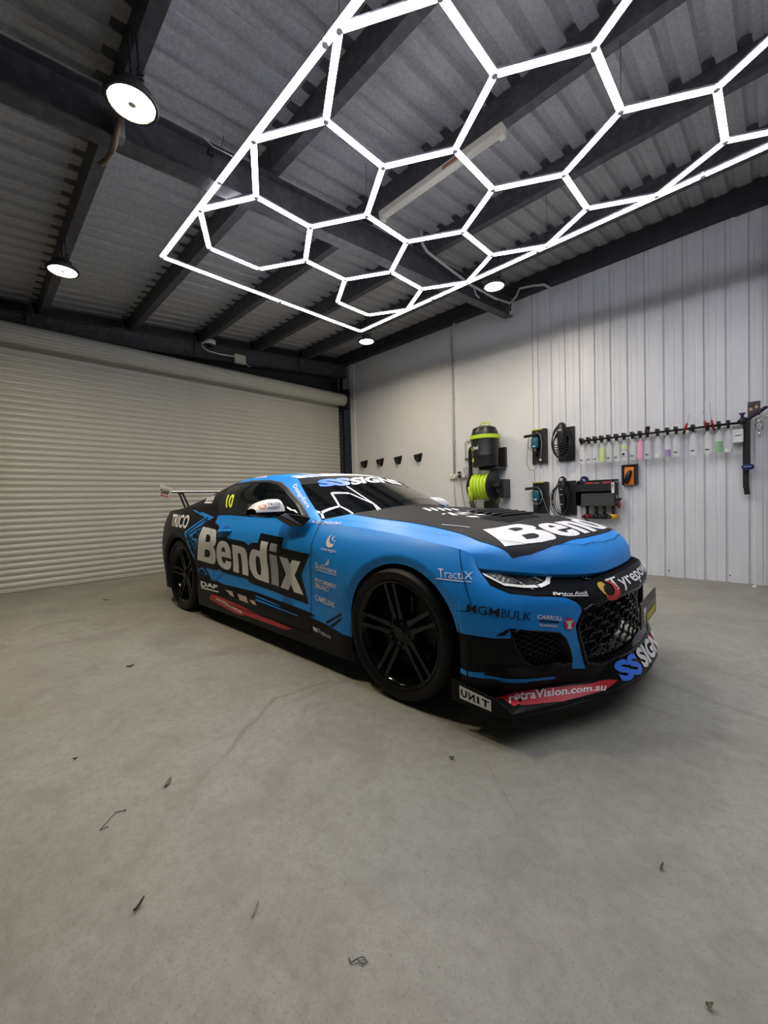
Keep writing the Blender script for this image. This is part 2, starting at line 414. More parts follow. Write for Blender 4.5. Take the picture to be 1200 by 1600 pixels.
# round high-bay lamps
LAMPM = mat('lamp_diffuser_lit', (.95, .9, .8), rough=.4, emit=(1.0, .86, .62), estr=LAMP_POWER)
LAMPC = mat('lamp_centre_lens', (.75, .70, .55), rough=.3)
def high_bay(x, y, z, label, up):
    up = min(up, zp(y)-z-.002 if abs(y-.76) < .09 else up)
    t = empty('high_bay_lamp', (x, y, z)); tag(t, label, 'ceiling light', 'round high-bay lamps')
    MB().lathe([(0, .0), (.030, .0), (.032, .002), (.108, .002), (.108, .006), (0, .006)], (0, 0, .004), (0, 0, 1), 40).build('diffuser', LAMPM, t, True, angle=40)
    MB().lathe([(0, -.004), (.018, -.004), (.023, .001), (.023, .005), (0, .005)], (0, 0, .0), (0, 0, 1), 24).build('sensor_lens', LAMPC, t, True, angle=40)
    MB().lathe([(.109, -.004), (.122, -.004), (.127, .004), (.127, .024), (.115, .036), (.075, .045), (.070, .095), (.045, .11), (0, .11), (0, .10), (.06, .04), (.109, .012)], (0, 0, 0), (0, 0, 1), 40).build('housing', STEELD, t, True, angle=35)
    MB().tube([(0, 0, .11), (0, 0, .15), (.02, 0, .165), (0, 0, .18), (0, 0, up)], .006, 8).build('hook', STEELD, t)
    pts = [(.05, .03, .10)]
    for i in range(14):
        a = i*.9; pts.append((.06+.018*math.cos(a), .03+.014*math.sin(a), .10+.004*i))
    pts.append((.05, .02, up))
    MB().tube(pts, .005, 6).build('flex', BLKP, t)
    return t
high_bay(-2.44, .685, 3.14, 'warm glowing round high-bay lamp nearest the camera, by the rafter at upper left', .40)
high_bay(-4.75, .695, 3.222, 'warm glowing round high-bay lamp over the left end of the roller door', .28)
high_bay(-2.40, 4.41, 3.487, 'warm glowing round high-bay lamp by the rafter over the long white wall', .40)
high_bay(-4.62, 4.44, 3.50, 'small warm round high-bay lamp under the far corner of the honeycomb light', .40)
# ================================================================== THE CAR
# car frame: x forward from the front axle, y to the car's left (towards the long wall), z up
CAR_LOC = (-1.4256, 2.3622, 0.0); CAR_RZ = 0.0094
CAR = empty('race_coupe', CAR_LOC, CAR_RZ)
tag(CAR, 'blue and black sponsor-liveried racing coupe with rear wing parked on the concrete floor', 'car')
BLUE = mat('satin_blue_wrap', (0.010, 0.268, 0.78), rough=0.42, coat=0.0, spec=0.45)
BLACKW = mat('satin_black_wrap', (0.0035, 0.0035, 0.0042), rough=0.40, spec=0.22)
CHAR = mat('charcoal_bonnet_wrap', (0.0125, 0.0135, 0.0165), rough=0.58, spec=0.14)
GLOSSB = mat('gloss_black_paint', (0.004, 0.004, 0.0045), rough=0.12, spec=0.5)
PLASTB = mat('black_trim_plastic', (0.008, 0.008, 0.009), rough=0.45)
GAPM = mat('panel_gap_black', (0.004, 0.005, 0.007), rough=0.8, spec=0.1)
WHITEV = mat('white_vinyl', (0.78, 0.78, 0.77), rough=0.42)
SILVV = mat('silver_vinyl', (0.36, 0.37, 0.39), rough=0.4)
REDV = mat('red_vinyl', (0.55, 0.028, 0.04), rough=0.42)
BRBLUE = mat('bright_blue_vinyl', (0.035, 0.19, 0.85), rough=0.42)
NAVYV = mat('navy_edge_vinyl', (0.008, 0.045, 0.16), rough=0.42)
YELV = mat('yellow_vinyl', (0.75, 0.80, 0.03), rough=0.42)
ORGV = mat('orange_vinyl', (0.75, 0.24, 0.06), rough=0.42)
GLASSD = mat('dark_tinted_glass', (0.0035, 0.0045, 0.005), rough=0.02, spec=0.6)

ZL = [.10, .25, .40, .55, .63, .72, .80, .88, .96, 1.04]
# stations: s, x at each z level (or constant), half width at each z level (or constant)
ST = [
 (-1.52, [.93,.92,.905,.912,.855,.815,.74,.66,.58,.50], 0.0),
 (-1.27, [.915,.905,.885,.893,.842,.805,.73,.65,.57,.49], .25),
 (-1.07, [.82,.845,.845,.852,.808,.755,.69,.61,.53,.45], .45),
 (-.88,  [.68,.745,.785,.788,.75,.655,.60,.54,.47,.40], .62),
 (-.73,  [.60,.665,.70,.69,.655,.55,.51,.47,.42,.37], [.755,.755,.755,.752,.745,.72,.67,.60,.52,.44]),
 (-.585, [.53,.575,.59,.575,.54,.475,.45,.43,.41,.39], [.855,.852,.85,.843,.825,.785,.72,.64,.55,.46]),
 (-.42, .42, [.893,.90,.90,.892,.878,.838,.78,.70,.60,.50]),
 (-.20, .20, [.900,.912,.918,.918,.910,.883,.838,.75,.65,.55]),
 (0.0, 0.0,  [.900,.912,.922,.925,.920,.898,.858,.775,.66,.55]),
 (.25, -.25, [.895,.905,.915,.920,.916,.900,.868,.80,.70,.60]),
 (.50, -.50, [.893,.900,.900,.908,.907,.900,.876,.825,.75,.66]),
 (.90, -.90, [.893,.895,.880,.885,.895,.903,.885,.852,.81,.75]),
 (1.40, -1.40, [.893,.895,.872,.880,.893,.905,.890,.858,.82,.77]),
 (1.90, -1.90, [.898,.903,.882,.893,.905,.915,.900,.868,.832,.78]),
 (2.30, -2.30, [.903,.912,.900,.913,.922,.928,.913,.883,.843,.79]),
 (2.81, -2.81, [.915,.925,.935,.943,.943,.940,.925,.895,.850,.79]),
 (3.25, -3.25, [.885,.893,.905,.913,.912,.902,.885,.857,.812,.75]),
 (3.62, [-3.58]*10, [.74,.75,.76,.77,.77,.765,.755,.735,.705,.65]),
 (4.00, -3.74, .48),
 (4.50, -3.78, 0.0)]
_sx = [[(st[1][k] if isinstance(st[1], list) else st[1]) for st in ST] for k in range(10)]
_sy = [[(st[2][k] if isinstance(st[2], list) else st[2]) for st in ST] for k in range(10)]
_ss = [st[0] for st in ST]
_fx = [pc(_ss, r) for r in _sx]; _fy = [pc(_ss, r) for r in _sy]
ARCH = [(0.055, 0.350, 0.352), (-2.80, 0.350, 0.372)]   # x centre, z centre, radius
_bc = {}
def body_pt(s, z):
    if s not in _bc: _bc[s] = (pc(ZL, [f(s) for f in _fx]), pc(ZL, [f(s) for f in _fy]))
    x = _bc[s][0](z); y = _bc[s][1](z)
    if -.6 < s < 3.7:
        for (ax, az, ar) in ARCH:
            dx = x-ax; dz = max(z-az, 0) if z > az else 0
            d = math.hypot(dx, dz)-ar
            if d < .08 and y > .5: y -= .020*(1-sst(-.005, .05, d))
    return x, y, z
z_top = pc([-1.52,-1.27,-1.07,-.90,-.74,-.66,-.60,-.555,-.50,-.42,-.2,0,.25,.5,.63,.9,1.5,1.9,2.3,2.81,3.25,3.62,4.0,4.5],
           [.630,.628,.618,.602,.602,.618,.652,.700,.738,.770,.815,.842,.866,.885,.898,.918,.930,.950,.972,.985,.975,.955,.94,.94])
def z_bot(s):
    if s < -.42: return .175
    return .120
cols = list(np.linspace(-1.52, -.64, 30))+list(np.linspace(-.625, -.42, 14))
a0 = ARCH[0]; a1 = ARCH[1]
def arch_cols(a, n):
    r = []
    for i in range(n+1):
        th = math.pi*i/n; r.append((-(a[0]+a[2]*math.cos(th)), a[1]+a[2]*math.sin(th)))
    return r
col_list = [(s, z_bot(s)) for s in cols if s < -(a0[0]+a0[2])-.004]
col_list += [(-(a0[0]+a0[2])-.0015, z_bot(0))]+arch_cols(a0, 36)+[(-(a0[0]-a0[2])+.0015, z_bot(0))]
s0 = -(a0[0]-a0[2])+.02; s1 = -(a1[0]+a1[2])-.02
col_list += [(s, .120) for s in np.linspace(s0, s1, 52)]
col_list += [(-(a1[0]+a1[2])-.0015, .120)]+arch_cols(a1, 36)+[(-(a1[0]-a1[2])+.0015, .165)]
col_list += [(s, .165+.03*sst(3.2, 3.6, s)) for s in np.linspace(-(a1[0]-a1[2])+.03, 4.5, 30)]
NV = 34
def belt_grid(sgn):
    G = []
    for s, zb in col_list:
        zt = z_top(s); row = []
        for j in range(NV+1):
            v = j/NV; z = zb+(zt-zb)*v
            x, y, z = body_pt(s, z); row.append((x, sgn*y, z))
        G.append(row)
    return G
def halfmesh(sgn):
    me = MB().grid(belt_grid(sgn)).mesh('belt', fixn=False)
    bm = bmesh.new(); bm.from_mesh(me); bpy.data.meshes.remove(me)
    bmesh.ops.remove_doubles(bm, verts=bm.verts, dist=1e-5)
    bmesh.ops.recalc_face_normals(bm, faces=bm.faces)
    # make the normals point outwards
    f = max(bm.faces, key=lambda q: sgn*q.calc_center_median().y)
    if f.normal.y*sgn < 0: bmesh.ops.reverse_faces(bm, faces=bm.faces)
    return bm
def point_in(poly, u, v):
    c = False; n = len(poly); j = n-1
    for i in range(n):
        if (poly[i][1] > v) != (poly[j][1] > v) and u < (poly[j][0]-poly[i][0])*(v-poly[i][1])/(poly[j][1]-poly[i][1])+poly[i][0]: c = not c
        j = i
    return c
def bm_part(bm, faces, name, m, sgn=None):
    b2 = bmesh.new(); vm = {}
    for f in faces:
        vs = []
        for v in f.verts:
            if v not in vm: vm[v] = b2.verts.new(v.co)
            vs.append(vm[v])
        b2.faces.new(vs)
    me = bpy.data.meshes.new(name); b2.to_mesh(me); b2.free()
    return link(name, me, m, CAR, True)
LOWER_GRILLE = [(-.05, .262), (.44, .262), (.515, .285), (.572, .42), (.580, .465), (.548, .525), (.50, .542), (-.05, .530)]
INTAKE = [(.828, .462), (.783, .466), (.705, .454), (.669, .446), (.641, .418), (.60, .335), (.585, .300), (.66, .292), (.735, .300), (.790, .335), (.815, .39)]
BLUE_FRONT = [(1.0, .433), (.89, .433), (.862, .431), (.829, .435), (.828, .462), (.783, .466), (.705, .454), (.669, .446), (.641, .418), (.60, .335), (.576, .269), (.518, .260),
              (.582, .409), (.594, .466), (.561, .522), (.569, .543), (.589, .564), (.628, .587), (.685, .596), (.735, .600), (.797, .612), (.813, .628), (.823, .642), (.815, .68), (.80, .76), (.80, .95), (1.0, .95)]
def cut_lines(bm, poly, sgn, near):
    for i in range(len(poly)):
        p, q = poly[i], poly[(i+1) % len(poly)]
        du, dv = q[0]-p[0], q[1]-p[1]; L = math.hypot(du, dv)
        lo = (min(p[0], q[0])-.03, max(p[0], q[0])+.03, min(p[1], q[1])-.03, max(p[1], q[1])+.03)
        fs = []
        for f in bm.faces:
            c = f.calc_center_median()
            if near(c) and lo[0] < abs(c.y) < lo[1] and lo[2] < c.z < lo[3]: fs.append(f)
        geom = list({v for f in fs for v in f.verts})+list({e for f in fs for e in f.edges})+fs
        if geom: bmesh.ops.bisect_plane(bm, geom=geom, dist=2e-5, plane_co=(0, sgn*p[0], p[1]), plane_no=(0, sgn*dv/L, -du/L))
TARGET = BVHTree   # placeholder
tv = []; tf = []
def collect(P):
    n = len(tv); nu = len(P); nv = len(P[0])
    tv.extend(q for row in P for q in row)
    tf.extend((n+i*nv+j, n+(i+1)*nv+j, n+(i+1)*nv+j+1, n+i*nv+j+1) for i in range(nu-1) for j in range(nv-1))
BUMP_CUT = ((.36, .824), (.475, .55))
nearx = lambda c: c.x > .34
def side_of(c, p, q): return c.x-(p[0]+(q[0]-p[0])*(c.z-p[1])/(q[1]-p[1]))
for sgn in (-1, 1):
    collect(belt_grid(sgn))
    bm = halfmesh(sgn)
    for poly in (LOWER_GRILLE, INTAKE, BLUE_FRONT): cut_lines(bm, poly, sgn, nearx)
    cuts = [BUMP_CUT, ((-.625, .92), (-.68, .2)), ((-2.03, .95), (-2.10, .2))]
    for p, q in cuts:
        du, dv = q[0]-p[0], q[1]-p[1]
        fs = [f for f in bm.faces if abs(side_of(f.calc_center_median(), p, q)) < .15]
        geom = list({v for f in fs for v in f.verts})+list({e for f in fs for e in f.edges})+fs
        bmesh.ops.bisect_plane(bm, geom=geom, dist=2e-5, plane_co=(p[0], 0, p[1]), plane_no=(dv, 0, -du))
    fs = [f for f in bm.faces if f.calc_center_median().x > .33 and abs(f.calc_center_median().z-.53) < .05 and abs(f.calc_center_median().y) > .8]
    bmesh.ops.bisect_plane(bm, geom=list({v for f in fs for v in f.verts})+list({e for f in fs for e in f.edges})+fs, dist=2e-5, plane_co=(0, 0, .53), plane_no=(0, 0, 1))
    fs = [f for f in bm.faces if -2.46 < f.calc_center_median().x < -.27 and abs(f.calc_center_median().z-.19) < .05]
    bmesh.ops.bisect_plane(bm, geom=list({v for f in fs for v in f.verts})+list({e for f in fs for e in f.edges})+fs, dist=2e-5, plane_co=(0, 0, .19), plane_no=(0, 0, 1))
    groups = {'front_bumper': [], 'bumper_paint': [], 'front_fender': [], 'door': [], 'quarter_panel': [], 'side_skirt': []}
    for f in bm.faces:
        c = f.calc_center_median()
        if c.x > .34 and (point_in(LOWER_GRILLE, abs(c.y), c.z) or point_in(INTAKE, abs(c.y), c.z)): continue
        if side_of(c, *cuts[0]) > 0 or (c.x > .3 and c.z < .53):
            k = 'bumper_paint' if point_in(BLUE_FRONT, abs(c.y), c.z) else 'front_bumper'
        elif c.z < .19 and -2.46 < c.x < -.27: k = 'side_skirt'
        else: k = 'front_fender' if side_of(c, *cuts[1]) > 0 else 'door' if side_of(c, *cuts[2]) > 0 else 'quarter_panel'
        groups[k].append(f)
    BUMPER = None
    for k, fs in groups.items():
        o = bm_part(bm, fs, k, BLACKW if k in ('front_bumper', 'quarter_panel', 'side_skirt') else BLUE)
        if k == 'front_bumper': BUMPER = o
        if k == 'bumper_paint': o.parent = BUMPER
    bm.free()
# ---- bonnet and nose
def bonnet_pt(t, tau, sgn, dz=0.0):
    xc = HXC(t); xe, ye, ze = HEDGE(t)
    e = lerp(2.0, 3.2, t); y = ye*tau
    x = xe+(xc-xe)*(1-tau**e)
    z = ze+(HZC(xc)-ze)*(1-tau**2.5)
    return (x, sgn*y, z+dz)
HZC = pc([-.55,-.3,-.1,.14,.36,.5,.62,.70,.76,.80,.818,.822], [.962,.953,.942,.920,.892,.870,.843,.815,.780,.733,.688,.645])
_tt = np.linspace(0, 1, 41)
HXC = pc([0,.3,.6,.8,.9,.96,1.0], [-.55,-.05,.42,.66,.770,.812,.822])
_es = pc([0,.3,.6,.8,.9,.96,1.0], [.66,.34,-.06,-.32,-.44,-.505,-.545])
def HEDGE(t):
    s = _es(t); return body_pt(s, z_top(s))
tl = [i/56 for i in range(57)]
def bonnet_grid(trange, yn=18):
    rows = []
    for t in trange:
        row = [bonnet_pt(t, k/yn, -1) for k in range(yn, 0, -1)]+[bonnet_pt(t, k/yn, 1) for k in range(0, yn+1)]
        rows.append(row)
    return rows
BG = bonnet_grid(tl); collect(BG)
bonnet = MB().grid(BG).build('bonnet', BLUE, CAR, True)
# nose lip: a short return under the leading edge
lip = []
e0 = [bonnet_pt(1.0, k/18, -1) for k in range(18, 0, -1)]+[bonnet_pt(1.0, k/18, 1) for k in range(0, 19)]
lip.append(e0); lip.append([(x-.012, y, z-.016) for x, y, z in e0]); lip.append([(x-.05, y*.99, z-.02) for x, y, z in e0])
MB().grid(lip).build('bonnet_lip', BLUE, CAR, True)
# ---- greenhouse
#  v: 0 cowl, 1 header, 2 rear header, 3 base of rear glass, 4 deck end
EV = [0, .25, .5, .75, 1.0, 1.3, 1.65, 2.0, 2.35, 2.7, 3.0, 3.4, 3.7, 4.0]
EX = pc(EV, [-.72,-.86,-1.0,-1.13,-1.255,-1.50,-1.80,-2.15,-2.45,-2.80,-3.10,-3.35,-3.55,-3.72])
EY = pc(EV, [.755,.712,.665,.615,.568,.558,.555,.553,.556,.575,.60,.60,.58,.54])
EZ = pc(EV, [.912,.992,1.070,1.143,1.206,1.244,1.258,1.240,1.190,1.100,1.015,1.000,.99,.975])
CX = pc(EV, [-.49,-.66,-.83,-.985,-1.13,-1.42,-1.76,-2.13,-2.45,-2.82,-3.14,-3.38,-3.58,-3.76])
CZ = pc(EV, [.955,1.035,1.110,1.175,1.232,1.270,1.285,1.268,1.215,1.120,1.030,1.012,1.005,.99])
def top_pt(v, tau, sgn):
    xe, ye, ze = EX(v), EY(v), EZ(v); xc, zc = CX(v), CZ(v)
    return (xc+(xe-xc)*tau**2, sgn*ye*tau, zc+(ze-zc)*tau**2.3)
def top_grid(v0, v1, n, yn=16):
    R = []
    for i in range(n+1):
        v = lerp(v0, v1, i/n)
        R.append([top_pt(v, k/yn, -1) for k in range(yn, 0, -1)]+[top_pt(v, k/yn, 1) for k in range(0, yn+1)])
    return R
for nm, v0, v1, n, m in (('windscreen', 0, 1, 18, GLASSD), ('roof', 1, 2, 22, BLUE), ('rear_window', 2, 3, 16, GLASSD), ('boot_lid', 3, 4, 14, BLACKW)):
    g = top_grid(v0, v1, n); collect(g); MB().grid(g).build(nm, m, CAR, True)
# side of the greenhouse: from the belt line up to the roof edge
BX = pc(EV, [-.62,-.80,-.97,-1.12,-1.27,-1.52,-1.82,-2.17,-2.47,-2.82,-3.12,-3.37,-3.56,-3.70])
def side_pt(v, q, sgn):
    bx, by, bz = body_pt(-BX(v), z_top(-BX(v)))
    ex, ey, ez = EX(v), EY(v), EZ(v)
    bul = .045*math.sin(math.pi*q**.8)*min(1, max(0, (ez-bz)/.25))
    return (lerp(bx, ex, q), sgn*(lerp(by, ey, q)+bul), lerp(bz, ez, q)+bul*.35)
SIDEG = {}
for sgn in (-1, 1):
    for nm, v0, v1, n_, m in (('roof_pillar', 0, 2.02, 48, BLUE), ('rear_pillar', 2.02, 4.0, 42, BLACKW)):
        g = [[side_pt(lerp(v0, v1, i/n_), j/14, sgn) for j in range(15)] for i in range(n_+1)]; collect(g)
        MB().grid(g).build(nm, m, CAR, True)
# ---- recess behind the bonnet lip: upper grille and headlights
def lip_at(y):
    # point of the bonnet lip at a given |y|
    lo, hi = 0.0, 1.0
    for _ in range(30):
        m_ = (lo+hi)/2
        if bonnet_pt(1.0, m_, 1)[1] < y: lo = m_
        else: hi = m_
    return bonnet_pt(1.0, lo, 1)
def fascia_at(y):
    lo, hi = -1.52, -.56
    for _ in range(30):
        m_ = (lo+hi)/2
        if body_pt(m_, z_top(m_))[1] < y: lo = m_
        else: hi = m_
    return body_pt(lo, z_top(lo))
def slot_pt(y, q, d=0.0):
    sg = 1 if y >= 0 else -1; a = lip_at(abs(y)); b = fascia_at(abs(y)); dp = lerp(.075, .012, sst(.33, .46, abs(y)))+d
    return (lerp(a[0]-.02, b[0]-.004, q)-dp*math.sin(math.pi*min(1, max(0, q)))**.5, y, lerp(a[2]-.012, b[2], q))
SLOTG = [[slot_pt(-.80+1.6*i/64, j/8) for j in range(9)] for i in range(65)]; collect(SLOTG)
MB().grid(SLOTG).build('upper_grille_recess', GAPM, CAR, True)
# ---- front splitter blade
SPO = [(0, .962, .163), (.20, .953, .163), (.38, .910, .160), (.50, .853, .158), (.65, .780, .157), (.80, .707, .157), (.895, .660, .157), (.900, .55, .157), (.900, .40, .157)]
_pf = lambda k: pc([p[0]+.0001*i for i, p in enumerate(SPO)], [p[k] for p in SPO])
def spl_in(i):
    y, x, z = SPO[i]
    zz = .268 if y < .40 else .195
    if y > .88: return (x, y-.08, .185)
    lo, hi = -1.52, -.42
    for _ in range(30):
        m_ = (lo+hi)/2
        if body_pt(m_, zz)[1] < min(y, .86): lo = m_
        else: hi = m_
    b = body_pt(lo, zz); return (b[0]+.002, b[1], zz)
SPI = [spl_in(i) for i in range(len(SPO))]
def spl_rows(sgn):
    rows = []
    for i in range(len(SPO)-1):
        n_ = 6
        for k in range(n_+(1 if i == len(SPO)-2 else 0)):
            t = k/n_
            o_ = [lerp(SPO[i][j], SPO[i+1][j], t) for j in (1, 0, 2)]; n2 = [lerp(SPI[i][j], SPI[i+1][j], t) for j in range(3)]
            rows.append([(lerp(n2[0], o_[0], q/6), sgn*lerp(n2[1], o_[1], q/6), lerp(n2[2], o_[2], q/6)) for q in range(7)])
    return rows
SPR = spl_rows(-1)[::-1]+spl_rows(1)[1:]; collect(SPR)
mb = MB().grid(SPR)
under = [[(x, y, z-.022) for x, y, z in (r[0], r[6])] for r in SPR]
mb.grid([[r[6], (r[6][0]-.002, r[6][1], r[6][2]-.022)] for r in SPR]); mb.grid(under)
MB.build(mb, 'front_splitter', BLACKW, CAR, True, angle=30)
for sgn in (-1, 1):
    MB().prism([(.375, .128), (.375, .224), (.60, .196), (.668, .160), (.668, .132)], 1, sgn*.898, sgn*.906).build('splitter_fence', BLACKW, CAR, bevel=.002)
TARGET = BVHTree.FromPolygons([Vector(p) for p in tv], tf)
def grid_bvh(P):
    nv = len(P[0]); return BVHTree.FromPolygons([Vector(q) for r in P for q in r], [(i*nv+j, (i+1)*nv+j, (i+1)*nv+j+1, i*nv+j+1) for i in range(len(P)-1) for j in range(nv-1)])
SPL_T = grid_bvh(SPR); SLOT_T = grid_bvh(SLOTG)
# ---- decal machinery: flat outlines laid onto the bodywork
PALEV = mat('pale_pink_vinyl', (.50, .40, .36), rough=.5)
NAVYT = mat('navy_text_vinyl', (.004, .012, .045), rough=.42)
YELV2 = mat('amber_vinyl', (.70, .45, .05), rough=.42)
DRLM = mat('running_light_strip', (.80, .82, .77), rough=.2)
REFLM = mat('headlight_reflector', (.012, .012, .012), rough=.4, metal=.0, noise=(85, (.42, .44, .40), .50, .57))
REFLD = mat('headlight_projector', (.015, .016, .015), rough=.35, noise=(50, (.16, .165, .15), .55, .66))
TRIMG = mat('window_trim', (.16, .145, .13), rough=.35, metal=.3)
FR = {'S': (Vector((0, -3, 0)), Vector((1, 0, 0)), Vector((0, 0, 1)), Vector((0, 1, 0))),
      'T': (Vector((0, 0, 3)), Vector((1, 0, 0)), Vector((0, 1, 0)), Vector((0, 0, -1))),
      'F': (Vector((3, 0, 0)), Vector((0, 1, 0)), Vector((0, 0, 1)), Vector((-1, 0, 0)))}
FR['L'] = (Vector((0, 3, 0)), Vector((1, 0, 0)), Vector((0, 0, 1)), Vector((0, -1, 0)))
FR['P'] = FR['T']; FR['H'] = FR['F']
MV = {k: v for k, v in globals().items() if isinstance(v, bpy.types.Material)}
def lay(bm, frame, layer, name, m, parent, step=.022):
    """bm holds 2-D geometry (u, v, 0); cut it on a grid and drop it on the body"""
    O_, U_, V_, D_ = FR[frame]
    if not bm.verts: bm.free(); return None
    for ax in (0, 1):
        lo = min(v.co[ax] for v in bm.verts); hi = max(v.co[ax] for v in bm.verts)
        k = math.floor(lo/step)+1
        while k*step < hi-1e-6:
            co = [0, 0, 0]; no = [0, 0, 0]; co[ax] = k*step; no[ax] = 1
            bmesh.ops.bisect_plane(bm, geom=bm.verts[:]+bm.edges[:]+bm.faces[:], dist=1e-6, plane_co=co, plane_no=no); k += 1
    TG = SPL_T if frame == 'P' else SLOT_T if frame == 'H' else TARGET
    for v in bm.verts:
        o_ = O_+U_*v.co.x+V_*v.co.y
        loc, nor, idx, dist = TG.ray_cast(o_, D_)
        if loc is None:
            loc, nor, idx, dist = TG.find_nearest(o_+D_*{'P': 2.83, 'H': 2.3}.get(frame, 2.1))
        if nor.dot(D_) > 0: nor = -nor
        v.co = loc+nor*(.0015*layer)
    bmesh.ops.recalc_face_normals(bm, faces=bm.faces)
    s_ = sum((f.normal.dot(D_)*f.calc_area() for f in bm.faces), 0.0)
    if s_ > 0: bmesh.ops.reverse_faces(bm, faces=bm.faces)
    me = bpy.data.meshes.new(name); bm.to_mesh(me); bm.free()
    return link(name, me, m, parent, True)
from mathutils.geometry import tessellate_polygon
def loops_bm(loops):
    L = [[Vector((p[0], p[1], 0)) for p in lp] for lp in loops]
    flat = [p for lp in L for p in lp]; tr = tessellate_polygon(L)
    bm = bmesh.new(); vs = [bm.verts.new(p) for p in flat]
    for t in tr:
        try: bm.faces.new([vs[i] for i in t])
        except ValueError: pass
    return bm
def smooth_loop(lp, n=2):
    return lp
def text_bm(txt, bold, mirror=False):
    cu = bpy.data.curves.new('t', 'FONT'); cu.body = txt; cu.size = 1.0; cu.offset = bold; cu.resolution_u = 3
    ob = bpy.data.objects.new('t', cu)
    me = bpy.data.meshes.new_from_object(ob)
    bm = bmesh.new(); bm.from_mesh(me); bpy.data.objects.remove(ob); bpy.data.curves.remove(cu); bpy.data.meshes.remove(me)
    bmesh.ops.triangulate(bm, faces=bm.faces)
    xs = [v.co.x for v in bm.verts]; ys = [v.co.y for v in bm.verts]
    x0, x1, y0, y1 = min(xs), max(xs), min(ys), max(ys)
    for v in bm.verts: v.co = Vector(((v.co.x-x0)/(x1-x0), (v.co.y-y0)/(y1-y0), 0))
    return bm
def quad_map(bm, q):
    TL, TR, BR, BL = [Vector((p[0], p[1], 0)) for p in q]
    for v in bm.verts:
        a, b = v.co.x, v.co.y
        v.co = (BL*(1-a)+BR*a)*(1-b)+(TL*(1-a)+TR*a)*b
